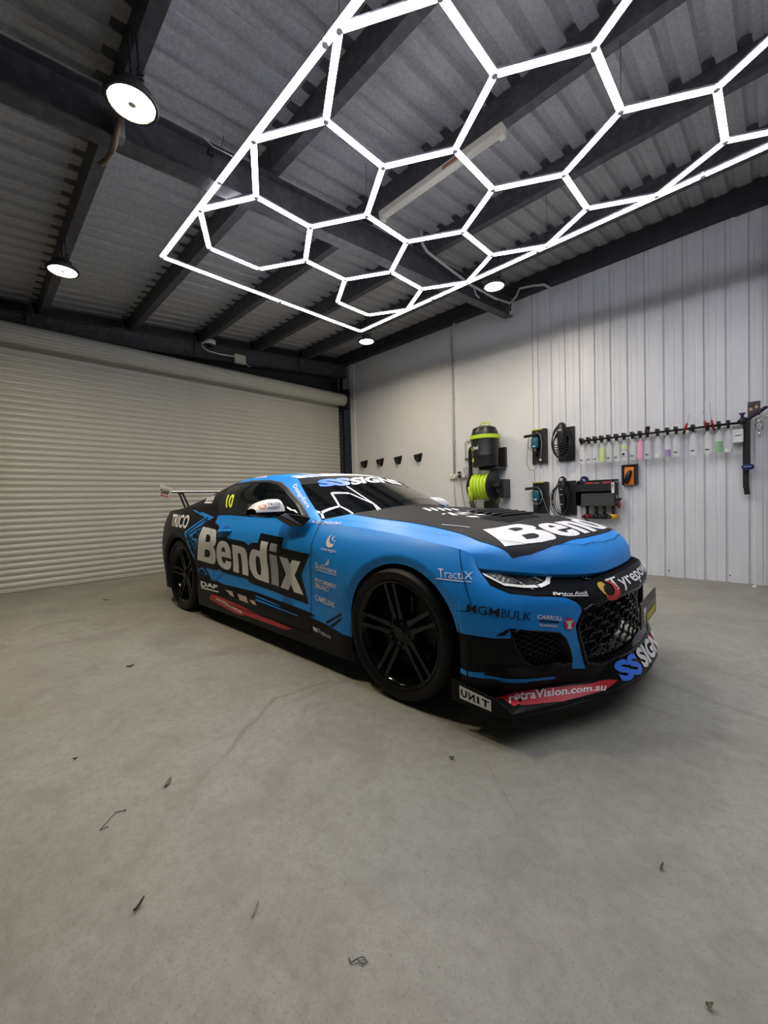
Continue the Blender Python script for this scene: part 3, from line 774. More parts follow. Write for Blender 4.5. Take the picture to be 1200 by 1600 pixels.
DECALS = [
 ('livery_panel', 'BLACKW', 'S', 1, [[(-3.7169,.5136), (-2.4206,.7441), (-2.2681,.8267), (-2.2461,.8711), (-2.2116,.897), (-2.1093,.8775), (-1.9989,.8613), (-1.9391,.8405), (-1.9319,.8103), (-1.9319,.7819), (-1.9252,.7538), (-1.87,.7581), (-1.7795,.7616), (-1.7209,.7472), (-1.6953,.7495), (-1.4739,.7359), (-1.4334,.7179), (-1.4182,.7108), (-1.3857,.7284), (-1.3466,.7375), (-1.2817,.7377), (-1.2619,.8085), (-.9579,.7891), (-.9664,.7212), (-.8208,.71), (-.6552,.701), (-.7696,.5549), (-.7375,.4696), (-.7017,.3801), (-.9371,.3878), (-1.2049,.4053), (-1.453,.4171), (-1.5309,.4451), (-1.7684,.4495), (-1.9123,.4572), (-1.9724,.4788), (-2.0189,.4643), (-2.2163,.4709), (-3.7292,.3014)]]),
 ('lettering_B', 'WHITEV', 'S', 2, [[(-2.2297,.8321), (-2.0019,.815), (-1.9725,.807), (-1.9558,.7921), (-1.9401,.7223), (-1.9602,.6899), (-2.0055,.6693), (-1.9851,.6339), (-1.99,.5922), (-2.0112,.5445), (-2.0353,.5217), (-2.0664,.5136), (-2.3543,.5302)], [(-2.1269,.7687), (-2.0815,.768), (-2.0541,.7555), (-2.0447,.7357), (-2.0568,.7125), (-2.0936,.7038), (-2.1385,.7063)], [(-2.1707,.6389), (-2.1093,.6379), (-2.0843,.6254), (-2.0863,.5995), (-2.1077,.5769), (-2.1459,.5662), (-2.2052,.5715)]]),
 ('lettering_e', 'WHITEV', 'S', 2, [[(-1.864,.7236), (-1.8081,.7284), (-1.7545,.718), (-1.7238,.6938), (-1.7118,.6556), (-1.7308,.5866), (-1.888,.595), (-1.8916,.5675), (-1.8786,.546), (-1.8626,.5384), (-1.8437,.5409), (-1.8277,.5636), (-1.7383,.5597), (-1.7492,.5303), (-1.7748,.4995), (-1.8132,.4883), (-1.8675,.4886), (-1.9281,.5034), (-1.967,.5297), (-1.98,.5699), (-1.968,.6213), (-1.9371,.6731), (-1.9032,.7063)], [(-1.8226,.6796), (-1.8046,.6674), (-1.8067,.6341), (-1.8746,.64), (-1.856,.6643)]]),
 ('lettering_n', 'WHITEV', 'S', 2, [[(-1.6684,.7066), (-1.5109,.6953), (-1.4741,.6831), (-1.4608,.6552), (-1.4898,.4704), (-1.5819,.4753), (-1.5593,.6231), (-1.5646,.6417), (-1.5792,.6471), (-1.5988,.6394), (-1.6108,.6194), (-1.6349,.4784), (-1.726,.4844)]]),
 ('lettering_d', 'WHITEV', 'S', 2, [[(-1.2337,.7552), (-1.1351,.7496), (-1.146,.7261), (-1.1573,.6991), (-1.1784,.6209), (-1.1909,.4514), (-1.336,.4593), (-1.3895,.4693), (-1.4248,.4938), (-1.4496,.5282), (-1.4551,.5729), (-1.4358,.6159), (-1.4027,.6592), (-1.3698,.6836), (-1.3365,.6897), (-1.2555,.6812), (-1.2418,.7207)], [(-1.3161,.6393), (-1.2959,.6421), (-1.2778,.6284), (-1.2802,.5965), (-1.2861,.5363), (-1.2968,.5036), (-1.3142,.4937), (-1.3397,.5029), (-1.3567,.5333), (-1.3524,.582), (-1.3372,.6197)]]),
 ('lettering_i_dot', 'SILVV', 'S', 2, [[(-1.1065,.7466), (-1.0138,.7414), (-1.034,.6857), (-1.1256,.6918)]]),
 ('lettering_i_stem', 'SILVV', 'S', 2, [[(-1.1323,.6678), (-1.037,.6625), (-1.0594,.4455), (-1.1572,.4491)]]),
 ('lettering_x', 'WHITEV', 'S', 2, [[(-1.0058,.6612), (-.9081,.6543), (-.8861,.615), (-.8525,.6499), (-.7583,.6452), (-.8481,.5475), (-.7545,.4301), (-.8657,.4338), (-.9031,.4786), (-.9374,.4363), (-1.0351,.4439), (-.954,.5447)]]),
 ('quarter_stripe', 'BLUE', 'S', 1, [[(-2.4913,.7488), (-2.2645,.8291), (-2.3092,.6959), (-2.378,.6023), (-2.4277,.6657)]]),
 ('quarter_stripe', 'BLUE', 'S', 1, [[(-2.6124,.9775), (-2.5788,.9799), (-2.2197,.9168), (-2.5534,.7697), (-2.3914,.5596), (-2.4198,.5503), (-2.5985,.7747), (-2.2635,.9128)]]),
 ('quarter_stripe', 'BLUE', 'S', 1, [[(-2.4114,.955), (-2.369,.9573), (-2.0927,.9162), (-2.1374,.899), (-2.5064,.758), (-2.5271,.7646), (-2.1864,.9087)]]),
 ('quarter_stripe', 'BLUE', 'S', 1, [[(-2.4272,.4152), (-2.2982,.4676), (-2.2731,.4698), (-2.1957,.4107), (-2.2121,.4034), (-2.2899,.4537), (-2.4267,.4099), (-2.2077,.4112), (-2.2144,.4043)]]),
 ('livery_notch', 'BLUE', 'S', 2, [[(-2.217,.4684), (-2.0241,.4624), (-1.9827,.4755), (-1.9128,.4549), (-1.9568,.4209), (-2.071,.3633), (-2.1215,.3762)]]),
 ('sill_line', 'BLUE', 'S', 2, [[(-1.3721,.3158), (-.8215,.2913), (-.8159,.2846), (-1.3684,.3041)]]),
 ('sill_line', 'BLUE', 'S', 2, [[(-1.3799,.3393), (-1.0205,.3155), (-1.0524,.3122), (-1.3761,.3275)]]),
 ('arch_stripe', 'BLACKW', 'S', 1, [[(-.5231,.3034), (-.3632,.3884), (-.3647,.3744), (-.5023,.2983)]]),
 ('arch_stripe', 'BLACKW', 'S', 1, [[(-.482,.2886), (-.3662,.3603), (-.3676,.3467), (-.4491,.2887)]]),
 ('sponsor_mark', 'WHITEV', 'S', 2, [[(-.717,.885), (-.7071,.9017), (-.6816,.8933), (-.6941,.8873), (-.7041,.893)]]),
 ('sponsor_mark', 'WHITEV', 'S', 2, [[(-.4782,.8263), (-.5005,.811), (-.5102,.7886), (-.5057,.7667), (-.4867,.7531), (-.4635,.7507), (-.4426,.7573), (-.432,.7777), (-.4521,.7713), (-.4714,.7758), (-.4843,.7897), (-.4861,.8079)]]),
 ('sponsor_mark', 'WHITEV', 'S', 2, [[(-.4415,.8175), (-.4609,.8125), (-.4695,.8013), (-.4622,.7925), (-.4483,.7895), (-.4557,.8), (-.4507,.8093)]]),
 ('sponsor_mark', 'WHITEV', 'S', 2, [[(-.4298,.7957), (-.4325,.7831), (-.4416,.7844), (-.4389,.7936)]]),
 ('sponsor_mark', 'WHITEV', 'S', 2, [[(-.5967,.6161), (-.3901,.6022), (-.3901,.5975), (-.597,.6113)]]),
 ('sponsor_mark', 'WHITEV', 'S', 2, [[(-.4927,.6597), (-.4841,.662), (-.4838,.6463), (-.4925,.647)]]),
 ('sponsor_mark', 'WHITEV', 'S', 2, [[(-.4809,.6712), (-.4724,.6734), (-.4714,.649), (-.4801,.6496)]]),
 ('sponsor_mark', 'WHITEV', 'S', 2, [[(-.4693,.6826), (-.461,.6848), (-.459,.6516), (-.4677,.6523)]]),
 ('sponsor_mark', 'WHITEV', 'S', 2, [[(-.6082,.5295), (-.5938,.5302), (-.5803,.5155), (-.5983,.5004), (-.6126,.4999), (-.596,.5149)]]),
 ('sponsor_mark', 'WHITEV', 'S', 2, [[(-.5855,.5287), (-.5713,.5295), (-.5581,.5149), (-.5757,.4998), (-.5899,.4993), (-.5735,.5143)]]),
 ('sponsor_mark', 'WHITEV', 'S', 2, [[(-.6523,.2533), (-.6403,.2521), (-.6299,.2284), (-.6418,.2295)]]),
 ('sponsor_mark', 'WHITEV', 'S', 2, [[(-.6363,.2518), (-.6244,.2506), (-.6154,.2266), (-.6272,.2277)]]),
 ('sponsor_mark', 'WHITEV', 'S', 2, [[(-.6204,.2502), (-.6086,.249), (-.6011,.2249), (-.6128,.226)]]),
 ('sponsor_mark', 'WHITEV', 'S', 2, [[(-2.3038,.2899), (-1.9689,.2919), (-1.9717,.282), (-2.3,.2778)]]),
 ('sponsor_mark', 'PALEV', 'S', 2, [[(-1.8688,.319), (-1.744,.3204), (-1.6926,.2823), (-1.7658,.2875), (-1.8036,.3053)]]),
 ('sponsor_mark', 'PALEV', 'S', 2, [[(-1.6526,.3134), (-1.5158,.3114), (-1.468,.2668), (-1.6063,.2721)]]),
 ('sponsor_mark', 'PALEV', 'S', 2, [[(-1.4623,.2961), (-1.3808,.2977), (-1.3468,.2704), (-1.4085,.2702)]]),
 ('sponsor_mark', 'WHITEV', 'S', 2, [[(.2975,.6599), (.4586,.6559), (.4596,.6518), (.2975,.6552)]]),
 ('sponsor_mark', 'NAVYT', 'F', 2, [[(-.7398,.5067), (-.6705,.4935), (-.6718,.4867), (-.7415,.4995)]]),
 ('sponsor_disc', 'REDV', 'F', 2, [[(-.6002,.4748), (-.601,.468), (-.6037,.462), (-.608,.4571), (-.6138,.4538), (-.6202,.4522), (-.6269,.4522), (-.6335,.4541), (-.6396,.4577), (-.6449,.4626), (-.6486,.4685), (-.6509,.4752), (-.6515,.482), (-.6507,.4887), (-.6483,.4947), (-.6446,.4997), (-.6394,.5032), (-.6334,.5051), (-.6269,.5051), (-.6205,.5034), (-.6142,.4998), (-.6085,.4948), (-.6041,.4886), (-.6013,.4818)]]),
 ('sponsor_mark', 'WHITEV', 'F', 3, [[(-.6435,.4972), (-.6346,.4883), (-.6304,.4935), (-.6222,.4936), (-.6193,.4862), (-.6077,.4942), (-.6059,.4912), (-.618,.4783), (-.6192,.4708), (-.6164,.4556), (-.6367,.4586), (-.6346,.4729), (-.6366,.4809), (-.6456,.4937)]]),
 ('accent', 'BLACKW', 'F', 2, [[(-.8576,.4432), (-.8327,.4738), (-.8313,.4631), (-.8285,.4676), (-.8438,.4449)]]),
 ('accent', 'BLACKW', 'F', 2, [[(-.8302,.4752), (-.8077,.4736), (-.8185,.4643), (-.8299,.4649)]]),
 ('accent', 'BLACKW', 'F', 2, [[(-.8035,.4726), (-.7826,.4683), (-.786,.4641), (-.8099,.465)]]),
 ('bumper_stripe', 'BLUE', 'S', 1, [[(.4101,.2728), (.466,.2748), (.5358,.2812), (.5614,.2691), (.7257,.2464), (.7298,.2377), (.7236,.2329), (.561,.258), (.4969,.2544), (.4092,.251)]]),
 ('bumper_stripe', 'BLUE', 'F', 1, [[(-.8584,.2518), (-.7462,.244), (-.7568,.2377), (-.8404,.2468)]]),
 ('splitter_banner', 'REDV', 'P', 1, [[(.5035,-.88), (.7118,-.653), (.8363,-.4786), (.9012,-.38), (.8674,-.4673), (.7701,-.6674), (.6458,-.8596), (.5871,-.8436)]]),
 ('splitter_banner', 'REDV', 'P', 1, [[(.9036,.1089), (.9031,.3519), (.9169,.269), (.9181,.1438), (.9064,.0461)]]),
 ('skirt_banner', 'REDV', 'S', 2, [[(-2.1089,.2518), (-1.9765,.2535), (-1.5964,.2311), (-1.3632,.2106), (-1.1234,.2025), (-.879,.1895), (-.9569,.1681), (-1.3677,.1666), (-1.513,.1673), (-1.5847,.1547), (-1.6882,.1548), (-1.9397,.1772), (-2.0801,.1944), (-2.1405,.2024)]]),
 ('sponsor_mark', 'WHITEV', 'F', 2, [[(-.6372,.5972), (-.5108,.5835), (-.5137,.5787), (-.6394,.5939)]]),
 ('logo_ring', 'YELV2', 'F', 2, [[(-.4016,.6159), (-.3806,.6196), (-.3626,.6157), (-.349,.604), (-.3738,.599), (-.3899,.5861), (-.3914,.5731), (-.3791,.5616), (-.4028,.5728), (-.4133,.5931), (-.4124,.606)]]),
 ('logo_ring', 'REDV', 'F', 2, [[(-.3392,.6172), (-.2987,.6118), (-.2722,.5964), (-.2644,.5759), (-.2675,.5562), (-.2806,.5416), (-.3164,.533), (-.3652,.5391), (-.3909,.5474), (-.3945,.5659), (-.369,.5601), (-.3384,.5594), (-.3174,.568), (-.3025,.5814), (-.298,.5981), (-.3193,.6107)]]),
 ('side_window', 'GLASSD', 'S', 2, [[(-2.0234,.943), (-2.0687,.9868), (-2.0952,1.0588), (-2.1681,1.1339), (-2.2136,1.1795), (-2.1134,1.2015), (-1.8313,1.2073), (-1.5663,1.1972), (-1.3726,1.1684), (-1.2226,1.1202), (-1.0388,1.0407), (-.8855,.9714), (-.7746,.9215), (-.8407,.9201), (-1.1478,.9243), (-1.513,.9341), (-1.8336,.9458)]]),
 ('window_divider', 'TRIMG', 'S', 3, [[(-.9866,1.0133), (-.9688,1.0107), (-.8192,.9344), (-.8342,.9324)]]),
 ('sponsor_mark', 'WHITEV', 'S', 2, [[(-2.4333,1.0512), (-2.2509,1.0505), (-2.2366,1.0352), (-2.4119,1.0377)]]),
 ('hood_vent', 'GAPM', 'T', 2, [[(.2126,-.3564), (.1977,.0106), (.2909,.1436), (.3886,.0368), (.39,-.3455), (.3186,-.3658)]]),
 ('bonnet_lettering', 'WHITEV', 'T', 2, [[(-.3286,-.1965), (-.3408,-.1485), (-.1741,-.283), (-.1629,-.3286)]]),
 ('bonnet_lettering', 'WHITEV', 'T', 2, [[(-.3021,-.1524), (-.3093,-.1097), (-.136,-.2656), (-.1341,-.2959)]]),
 ('bonnet_lettering', 'WHITEV', 'T', 2, [[(-.2639,-.1234), (-.2724,-.0779), (-.1089,-.2268), (-.1076,-.2609)]]),
 ('bonnet_lettering', 'WHITEV', 'T', 2, [[(-.2075,-.1204), (-.2221,-.0654), (-.079,-.1983), (-.0737,-.2323)]]),
 ('bonnet_lettering', 'WHITEV', 'T', 2, [[(-.1586,-.1016), (-.1614,-.0699), (-.057,-.151), (-.0499,-.1886)]]),
 ('bonnet_lettering', 'WHITEV', 'T', 2, [[(-.0355,-.3781), (-.0298,-.3522), (-.0052,-.3776), (-.0115,-.4022)]]),
 ('bonnet_lettering', 'WHITEV', 'T', 2, [[(-.0295,-.3281), (-.0272,-.3002), (.0788,-.3652), (.0491,-.3877)]]),
 ('bonnet_lettering', 'WHITEV', 'T', 2, [[(.0114,-.3069), (.0737,-.2945), (.1135,-.3002), (.0754,-.3352)]]),
 ('bonnet_lettering', 'WHITEV', 'T', 2, [[(-.0127,-.258), (.0376,-.2376), (.0915,-.2248), (.0556,-.279)]]),
 ('bonnet_lettering', 'WHITEV', 'T', 2, [[(-.0082,-.1586), (.0366,-.1413), (.0932,-.1663), (.0488,-.1886)]]),
 ('bonnet_lettering', 'WHITEV', 'T', 2, [[(.1197,-.3671), (.1584,-.316), (.2052,-.3437), (.1626,-.3736)]]),
 ('bonnet_lettering', 'WHITEV', 'T', 2, [[(.1185,-.2694), (.1534,-.2283), (.1813,-.2225), (.1591,-.2782)]]),
 ('bonnet_lettering', 'WHITEV', 'T', 2, [[(-.0037,.0506), (.0692,.0212), (.1145,-.0155), (.0551,-.0141)]]),
 ('bonnet_lettering', 'WHITEV', 'T', 2, [[(.1316,-.1488), (.167,-.0827), (.1938,-.1035), (.1683,-.1717)]]),
 ('bonnet_lettering', 'WHITEV', 'T', 2, [[(.0711,-.1568), (.1003,-.108), (.1253,-.1377), (.1059,-.1879)]]),
 ('bonnet_stripe', 'SILVV', 'T', 2, [[(.1237,-.6006), (.2772,-.5718), (.2885,-.5809), (.1322,-.6125)]]),
]
TEXTS = [
 ('TRICO', 'WHITEV', 'S', 2, [(-3.1041,.9402), (-2.5827,.9303), (-2.5537,.804), (-2.9971,.8201)], 0.03),
 ('10', 'YELV', 'S', 3, [(-2.0318,1.1042), (-1.8949,1.1072), (-1.8043,.9903), (-1.9202,.9949)], 0.03),
 ('DesignEars', 'WHITEV', 'S', 3, [(-1.1963,1.1626), (-.8758,.9954), (-.8588,.9728), (-1.1894,1.1332)], 0.012),
 ('WATES', 'WHITEV', 'S', 3, [(-1.8804,1.2534), (-1.6944,1.2554), (-1.6787,1.2339), (-1.8873,1.2383)], 0.03),
 ('DUNLOP', 'WHITEV', 'S', 2, [(-.6628,.9012), (-.4726,.8904), (-.4591,.8804), (-.672,.8856)], 0.03),
 ('coregas', 'WHITEV', 'S', 2, [(-.5467,.7478), (-.4015,.7389), (-.3985,.7212), (-.5422,.7274)], 0),
 ('Sullivans', 'WHITEV', 'S', 2, [(-.596,.6582), (-.3864,.6367), (-.3877,.6076), (-.5976,.6218)], 0.008),
 ('PROCUREMENT', 'WHITEV', 'S', 2, [(-.6056,.5633), (-.3902,.5452), (-.3952,.5202), (-.6086,.5369)], 0.02),
 ('DIRECT', 'WHITEV', 'S', 2, [(-.5607,.5261), (-.4597,.5197), (-.4667,.4917), (-.5646,.4989)], 0.02),
 ('CAMELBAK', 'WHITEV', 'S', 2, [(-.6158,.4568), (-.4131,.4431), (-.4192,.4045), (-.6168,.4212)], 0.02),
 ('Repco', 'WHITEV', 'S', 2, [(-.6005,.2519), (-.4667,.2365), (-.4768,.2016), (-.5995,.2204)], 0.05),
 ('Repco', 'BLACKW', 'S', 3, [(-.5981,.2488), (-.4693,.2341), (-.4783,.2044), (-.5966,.2238)], 0),
 ('DAF', 'WHITEV', 'S', 2, [(-2.3242,.3405), (-2.0004,.3371), (-1.9975,.3094), (-2.3081,.2939)], 0.04),
 ('TractiX', 'WHITEV', 'S', 2, [(.2969,.7012), (.4549,.6942), (.4606,.6626), (.3091,.6632)], -0.004),
 ('MGM', 'NAVYT', 'S', 2, [(.4535,.5641), (.5813,.5551), (.5808,.5195), (.4521,.5292)], 0.008),
 ('BULK', 'NAVYT', 'S', 2, [(.5881,.5531), (.685,.5386), (.6818,.5048), (.5888,.5195)], -0.006),
 ('CARROLL', 'WHITEV', 'F', 2, [(-.7437,.5294), (-.6534,.513), (-.659,.4954), (-.749,.5133)], 0.03),
 ('TRANSPORT', 'WHITEV', 'F', 2, [(-.7441,.4921), (-.6736,.4797), (-.6764,.4695), (-.747,.4831)], 0.03),
 ('retraVision.com.au', 'WHITEV', 'P', 2, [(.6004,-.8126), (.8725,-.4327), (.8722,-.4594), (.6244,-.8555)], 0.02),
 ('retraVision.com.au', 'WHITEV', 'S', 3, [(-1.9944,.2439), (-1.5561,.2009), (-1.5851,.1688), (-2.0162,.2139)], 0.03),
 ('Bruce Rock', 'WHITEV', 'F', 2, [(-.6542,.6075), (-.4971,.5989), (-.5088,.586), (-.6726,.6011)], 0.02),
 ('SHAW', 'WHITEV', 'S', 2, [(-2.5709,1.1023), (-2.3157,1.1096), (-2.2182,1.0556), (-2.4055,1.0531)], 0.03),
 ('SS', 'BRBLUE', 'T', 3, [(-1.1349,-.4728), (-1.0684,-.1829), (-.9395,-.2965), (-1.0278,-.523)], 0.06),
 ('SIGNS', 'WHITEV', 'T', 3, [(-1.0646,-.1967), (-1.1343,.4388), (-.9748,.3667), (-.9407,-.2821)], 0.05),
]

for nm, mn, fr, ly, loops in DECALS:
    base = {'drl': 'running_light', 'hl_reflector': 'headlight_reflector', 'hl_fin': 'headlight_fin', 'hood_vent': 'vent_opening'}.get(nm, nm.split('_')[0] if nm.startswith('lettering') else nm)
    if nm.startswith('bonnet_'): ly += 2
    if nm == 'hood_vent': ly = 3
    lay(loops_bm(loops), fr, ly, base, MV[mn], CAR)
for tx, mn, fr, ly, q, b in TEXTS:
    bm = text_bm(tx, b); quad_map(bm, q); lay(bm, fr, ly, 'lettering', MV[mn], CAR)
lay(loops_bm([[(-2.085, .38), (-1.898, .358), (-1.386, .362), (-1.027, .346), (-.718, .334), (-.619, .324), (-.695, .306), (-.553, .294), (-.496, .289), (-.383, .268), (-.298, .255), (-.298, .188), (-2.41, .188), (-2.41, .40)]]), 'S', 1, 'livery_sill', BLACKW, CAR)
lay(loops_bm([[(-3.36, .86), (-3.48, .90), (-3.60, .80), (-3.60, .25), (-3.25, .25), (-3.22, .45), (-3.28, .66)]]), 'S', 1, 'quarter_corner', BLUE, CAR)
lay(loops_bm([[(-2.20, 1.19), (-2.168, 1.134), (-2.095, 1.06), (-2.069, .987), (-2.03, .945), (-2.071, .905), (-2.15, .92), (-2.313, .95), (-2.45, .99), (-2.45, 1.15), (-2.35, 1.21), (-2.25, 1.22)]]), 'S', 1, 'pillar_wrap', BLACKW, CAR)
# bonnet livery
R_ = [(-.15, -.640), (-.021, -.639), (.15, -.655), (.303, -.675), (.414, -.703), (.57, -.692), (.623, -.62), (.655, -.55), (.668, -.50), (.690, -.42), (.70, -.33), (.722, -.20), (.726, -.06)]
rear = [(-.645+.105*(1-(y/.83)**2), y) for y in np.linspace(-.60, .60, 13)]
def dens(lp, step=.06): return lp
bl = [rear[0]]+[(-.31, -.640)]+R_+[(.727, 0)]+[(a, -b) for a, b in R_[::-1]]+[(-.31, .640)]+rear[::-1][:-1]
lay(loops_bm([bl]), 'T', 2, 'bonnet_livery', CHAR, CAR, .014)
bbase = pc([-.70, -.686, -.561, -.505, -.315, -.16, 0, .16, .315, .505, .561, .686, .70], [.545, .556, .634, .658, .697, .711, .715, .711, .697, .658, .634, .556, .545])
for nm, mn, fr, ly, loops in DECALS:
    if nm.startswith('lettering_'):
        out = []
        for lp in loops:
            o2 = []
            for i in range(len(lp)):
                p, q = lp[i], lp[(i+1) % len(lp)]
                for k in range(3):
                    x, z = lerp(p[0], q[0], k/3), lerp(p[1], q[1], k/3)
                    u = (x+2.352)/1.597; v = (z-(.528-.10*u))/.298; y = -.686+1.372*u
                    o2.append((bbase(y*1.02)-.016-.235*v, y*.985))
            out.append(o2)
        lay(loops_bm(out), 'T', 3.4, 'lettering', SILVV if nm.startswith('lettering_i') else WHITEV, CAR)
# panel gaps
def ribbon(pts, fr, name, m, width=.004, layer=3, n=16):
    P = [Vector((p[0], p[1], 0)) for p in pts]; d = []
    for i in range(len(P)-1):
        for k in range(n): d.append(P[i].lerp(P[i+1], k/n))
    d.append(P[-1]); L = []; R = []
    for i, p in enumerate(d):
        t = (d[min(i+1, len(d)-1)]-d[max(i-1, 0)]).normalized(); nn = Vector((-t.y, t.x, 0))*width/2
        L.append(p+nn); R.append(p-nn)
    bm = bmesh.new(); lv = [bm.verts.new(p) for p in L]; rv = [bm.verts.new(p) for p in R]
    for i in range(len(d)-1): bm.faces.new((lv[i], lv[i+1], rv[i+1], rv[i]))
    return lay(bm, fr, layer, name, m, CAR, step=9)
ribbon([(-.625, .898), (-.64, .75), (-.655, .55), (-.676, .33), (-.68, .20)], 'S', 'panel_gap', GAPM, .005)
ribbon([(-2.03, .945), (-2.05, .70), (-2.075, .45), (-2.095, .22)], 'S', 'panel_gap', GAPM, .004)
ribbon([(.374, .785), (.42, .68), (.472, .556)], 'S', 'panel_gap', GAPM, .003)
ribbon([(.472, .538), (.45, .531), (.412, .530)], 'S', 'panel_gap', GAPM, .003)
ribbon([(-.56, -.755), (-.3, -.752), (-.1, -.752), (.1, -.748), (.25, -.74), (.36, -.70), (.46, -.66), (.58, -.60), (.68, -.48), (.745, -.32), (.772, -.10), (.772, .10), (.745, .32)], 'T', 'panel_gap', GAPM, .0022, 5, 14)
ribbon([(-.68, .20), (-1.2, .205), (-2.05, .21)], 'S', 'panel_gap', GAPM, .004)
# window trim
for sg in (-1, 1):
    if sg < 0:
        dl = [lp for nm, mn, fr, ly, lp in DECALS if nm == 'side_window'][0][0]
        ribbon(dl+[dl[0]], 'S', 'window_trim', PLASTB, .016, 3, 3)
        ribbon([(a+.004, b+.010) for a, b in dl[5:12]], 'S', 'window_trim', TRIMG, .005, 4, 3)
lay(loops_bm([dl]), 'L', 2, 'side_window', GLASSD, CAR)
lay(loops_bm([[(-2.085, .38), (-1.898, .358), (-1.386, .362), (-.718, .334), (-.298, .255), (-.298, .188), (-2.41, .188), (-2.41, .40)]]), 'L', 1, 'livery_sill', BLACKW, CAR)
# sun strip and roof wrap follow the windscreen / roof surfaces
def top_patch(name, v0, v1, t0, t1, m, off, n=12, k=24):
    P = []
    for i in range(n+1):
        v = lerp(v0, v1, i/n); row = []
        for j in range(k+1):
            t = lerp(t0, t1, j/k); p = top_pt(v, abs(t), 1 if t >= 0 else -1)
            row.append((p[0]+off*.4, p[1], p[2]+off))
        P.append(row)
    return MB().grid(P).build(name, m, CAR, True)
top_patch('sun_strip', .775, .998, -1.0, 1.0, CHAR, .0018)
top_patch('roof_wrap', 1.004, 1.62, -.66, .95, WHITEV, .0018)
for a, b in ((-.985, -.86), (-.83, -.76), (-.74, -.70)): top_patch('roof_wrap', 1.004, 1.16, a, b, WHITEV, .0018, k=4)
for a, b, c, d in ((1.16, 1.34, -.58, -.50), (1.30, 1.34, -.58, -.20), (1.16, 1.34, -.36, -.30), (1.16, 1.34, -.12, -.05), (1.16, 1.34, .10, .17), (1.16, 1.34, .30, .37)): top_patch('roof_lettering', a, b, c, d, CHAR, .003, k=5)
# ---- headlights
HL = [('running_light', DRLM, 2, [(-.800, .680), (-.790, .684), (-.772, .644), (-.72, .634), (-.68, .632), (-.678, .623), (-.725, .625), (-.780, .635)]),
      ('running_light', DRLM, 2, [(-.672, .631), (-.62, .641), (-.555, .674), (-.44, .674), (-.44, .668), (-.55, .665), (-.615, .632), (-.672, .622)]),
      ('headlight_reflector', REFLM, 1, [(-.785, .684), (-.725, .684), (-.722, .641), (-.766, .648)]),
      ('headlight_projector', REFLD, 1, [(-.718, .684), (-.680, .684), (-.672, .652), (-.690, .639), (-.715, .641)]),
      ('headlight_reflector', REFLM, 1, [(-.672, .684), (-.620, .684), (-.650, .647), (-.668, .641)]),
      ('headlight_fin', CHAR, 1, [(-.612, .684), (-.575, .684), (-.632, .642), (-.648, .643)])]
for nm, m, ly, lp in HL:
    for sg in (1, -1): lay(loops_bm([[(sg*a, c) for a, c in lp]]), 'H', ly*2, nm, m, CAR, .012)
# ---- bonnet vent slats
for k in range(5):
    x0 = .07+.052*k
    pts = []
    for j in range(13):
        y = lerp(-.23, .23, j/12); loc, nor, i_, d_ = TARGET.ray_cast(Vector((x0-.04*abs(y), y, 3)), Vector((0, 0, -1)))
        pts.append((loc.x, loc.y, loc.z+.010))
    MB().tube(pts, [.003]+[.008]*11+[.003], 6).build('vent_slat', PLASTB, CAR, True)
# ---- cowl panel and wipers
cw = []
for j in range(25):
    y = lerp(-.74, .74, j/24)
    xb = -.66+.11*(1-(y/.83)**2); t_ = abs(y)/.755; p = top_pt(0.02, min(1, t_), 1 if y >= 0 else -1)
    zb = TARGET.ray_cast(Vector((xb+.02, y, 3)), Vector((0, 0, -1)))[0].z
    cw.append([(xb+.03, y, zb-.02), (xb-.02, y, zb-.025), (p[0]+.02, y, p[2]-.012), (p[0]-.03, y, p[2]+.012)])
MB().grid(cw).build('cowl_panel', PLASTB, CAR, True)
for (a, b, c) in (((-.60, -.10, .965), (-.66, -.35, .985), (-.72, -.62, .955)), ((-.58, .42, .955), (-.68, .15, 1.01), (-.72, -.12, 1.03))):
    MB().tube([a, b, c], [.010, .007, .005], 6).build('wiper', PLASTB, CAR)
# ---- black box added under the shell to block light, arch liners
MB().box((-3.45, -.60, .17), (.62, .60, .60)).build('underbody_blocker', GAPM, CAR)
for (ax, az, ar) in ARCH:
    for sgn in (-1, 1):
        P = []
        for i in range(25):
            th = math.pi*(i/24); cx, cz = ax+ar*math.cos(th), az+ar*math.sin(th)
            P.append([(cx, sgn*(body_pt(-cx, cz)[1]-.0005), cz), (cx, sgn*.80, cz+.006), (cx, sgn*.60, cz+.006)])
        P = [[(P[0][k][0], P[0][k][1], .17) for k in range(3)]]+P+[[(P[-1][k][0], P[-1][k][1], .17) for k in range(3)]]
        MB().grid(P).build('arch_liner', GAPM, CAR, True)
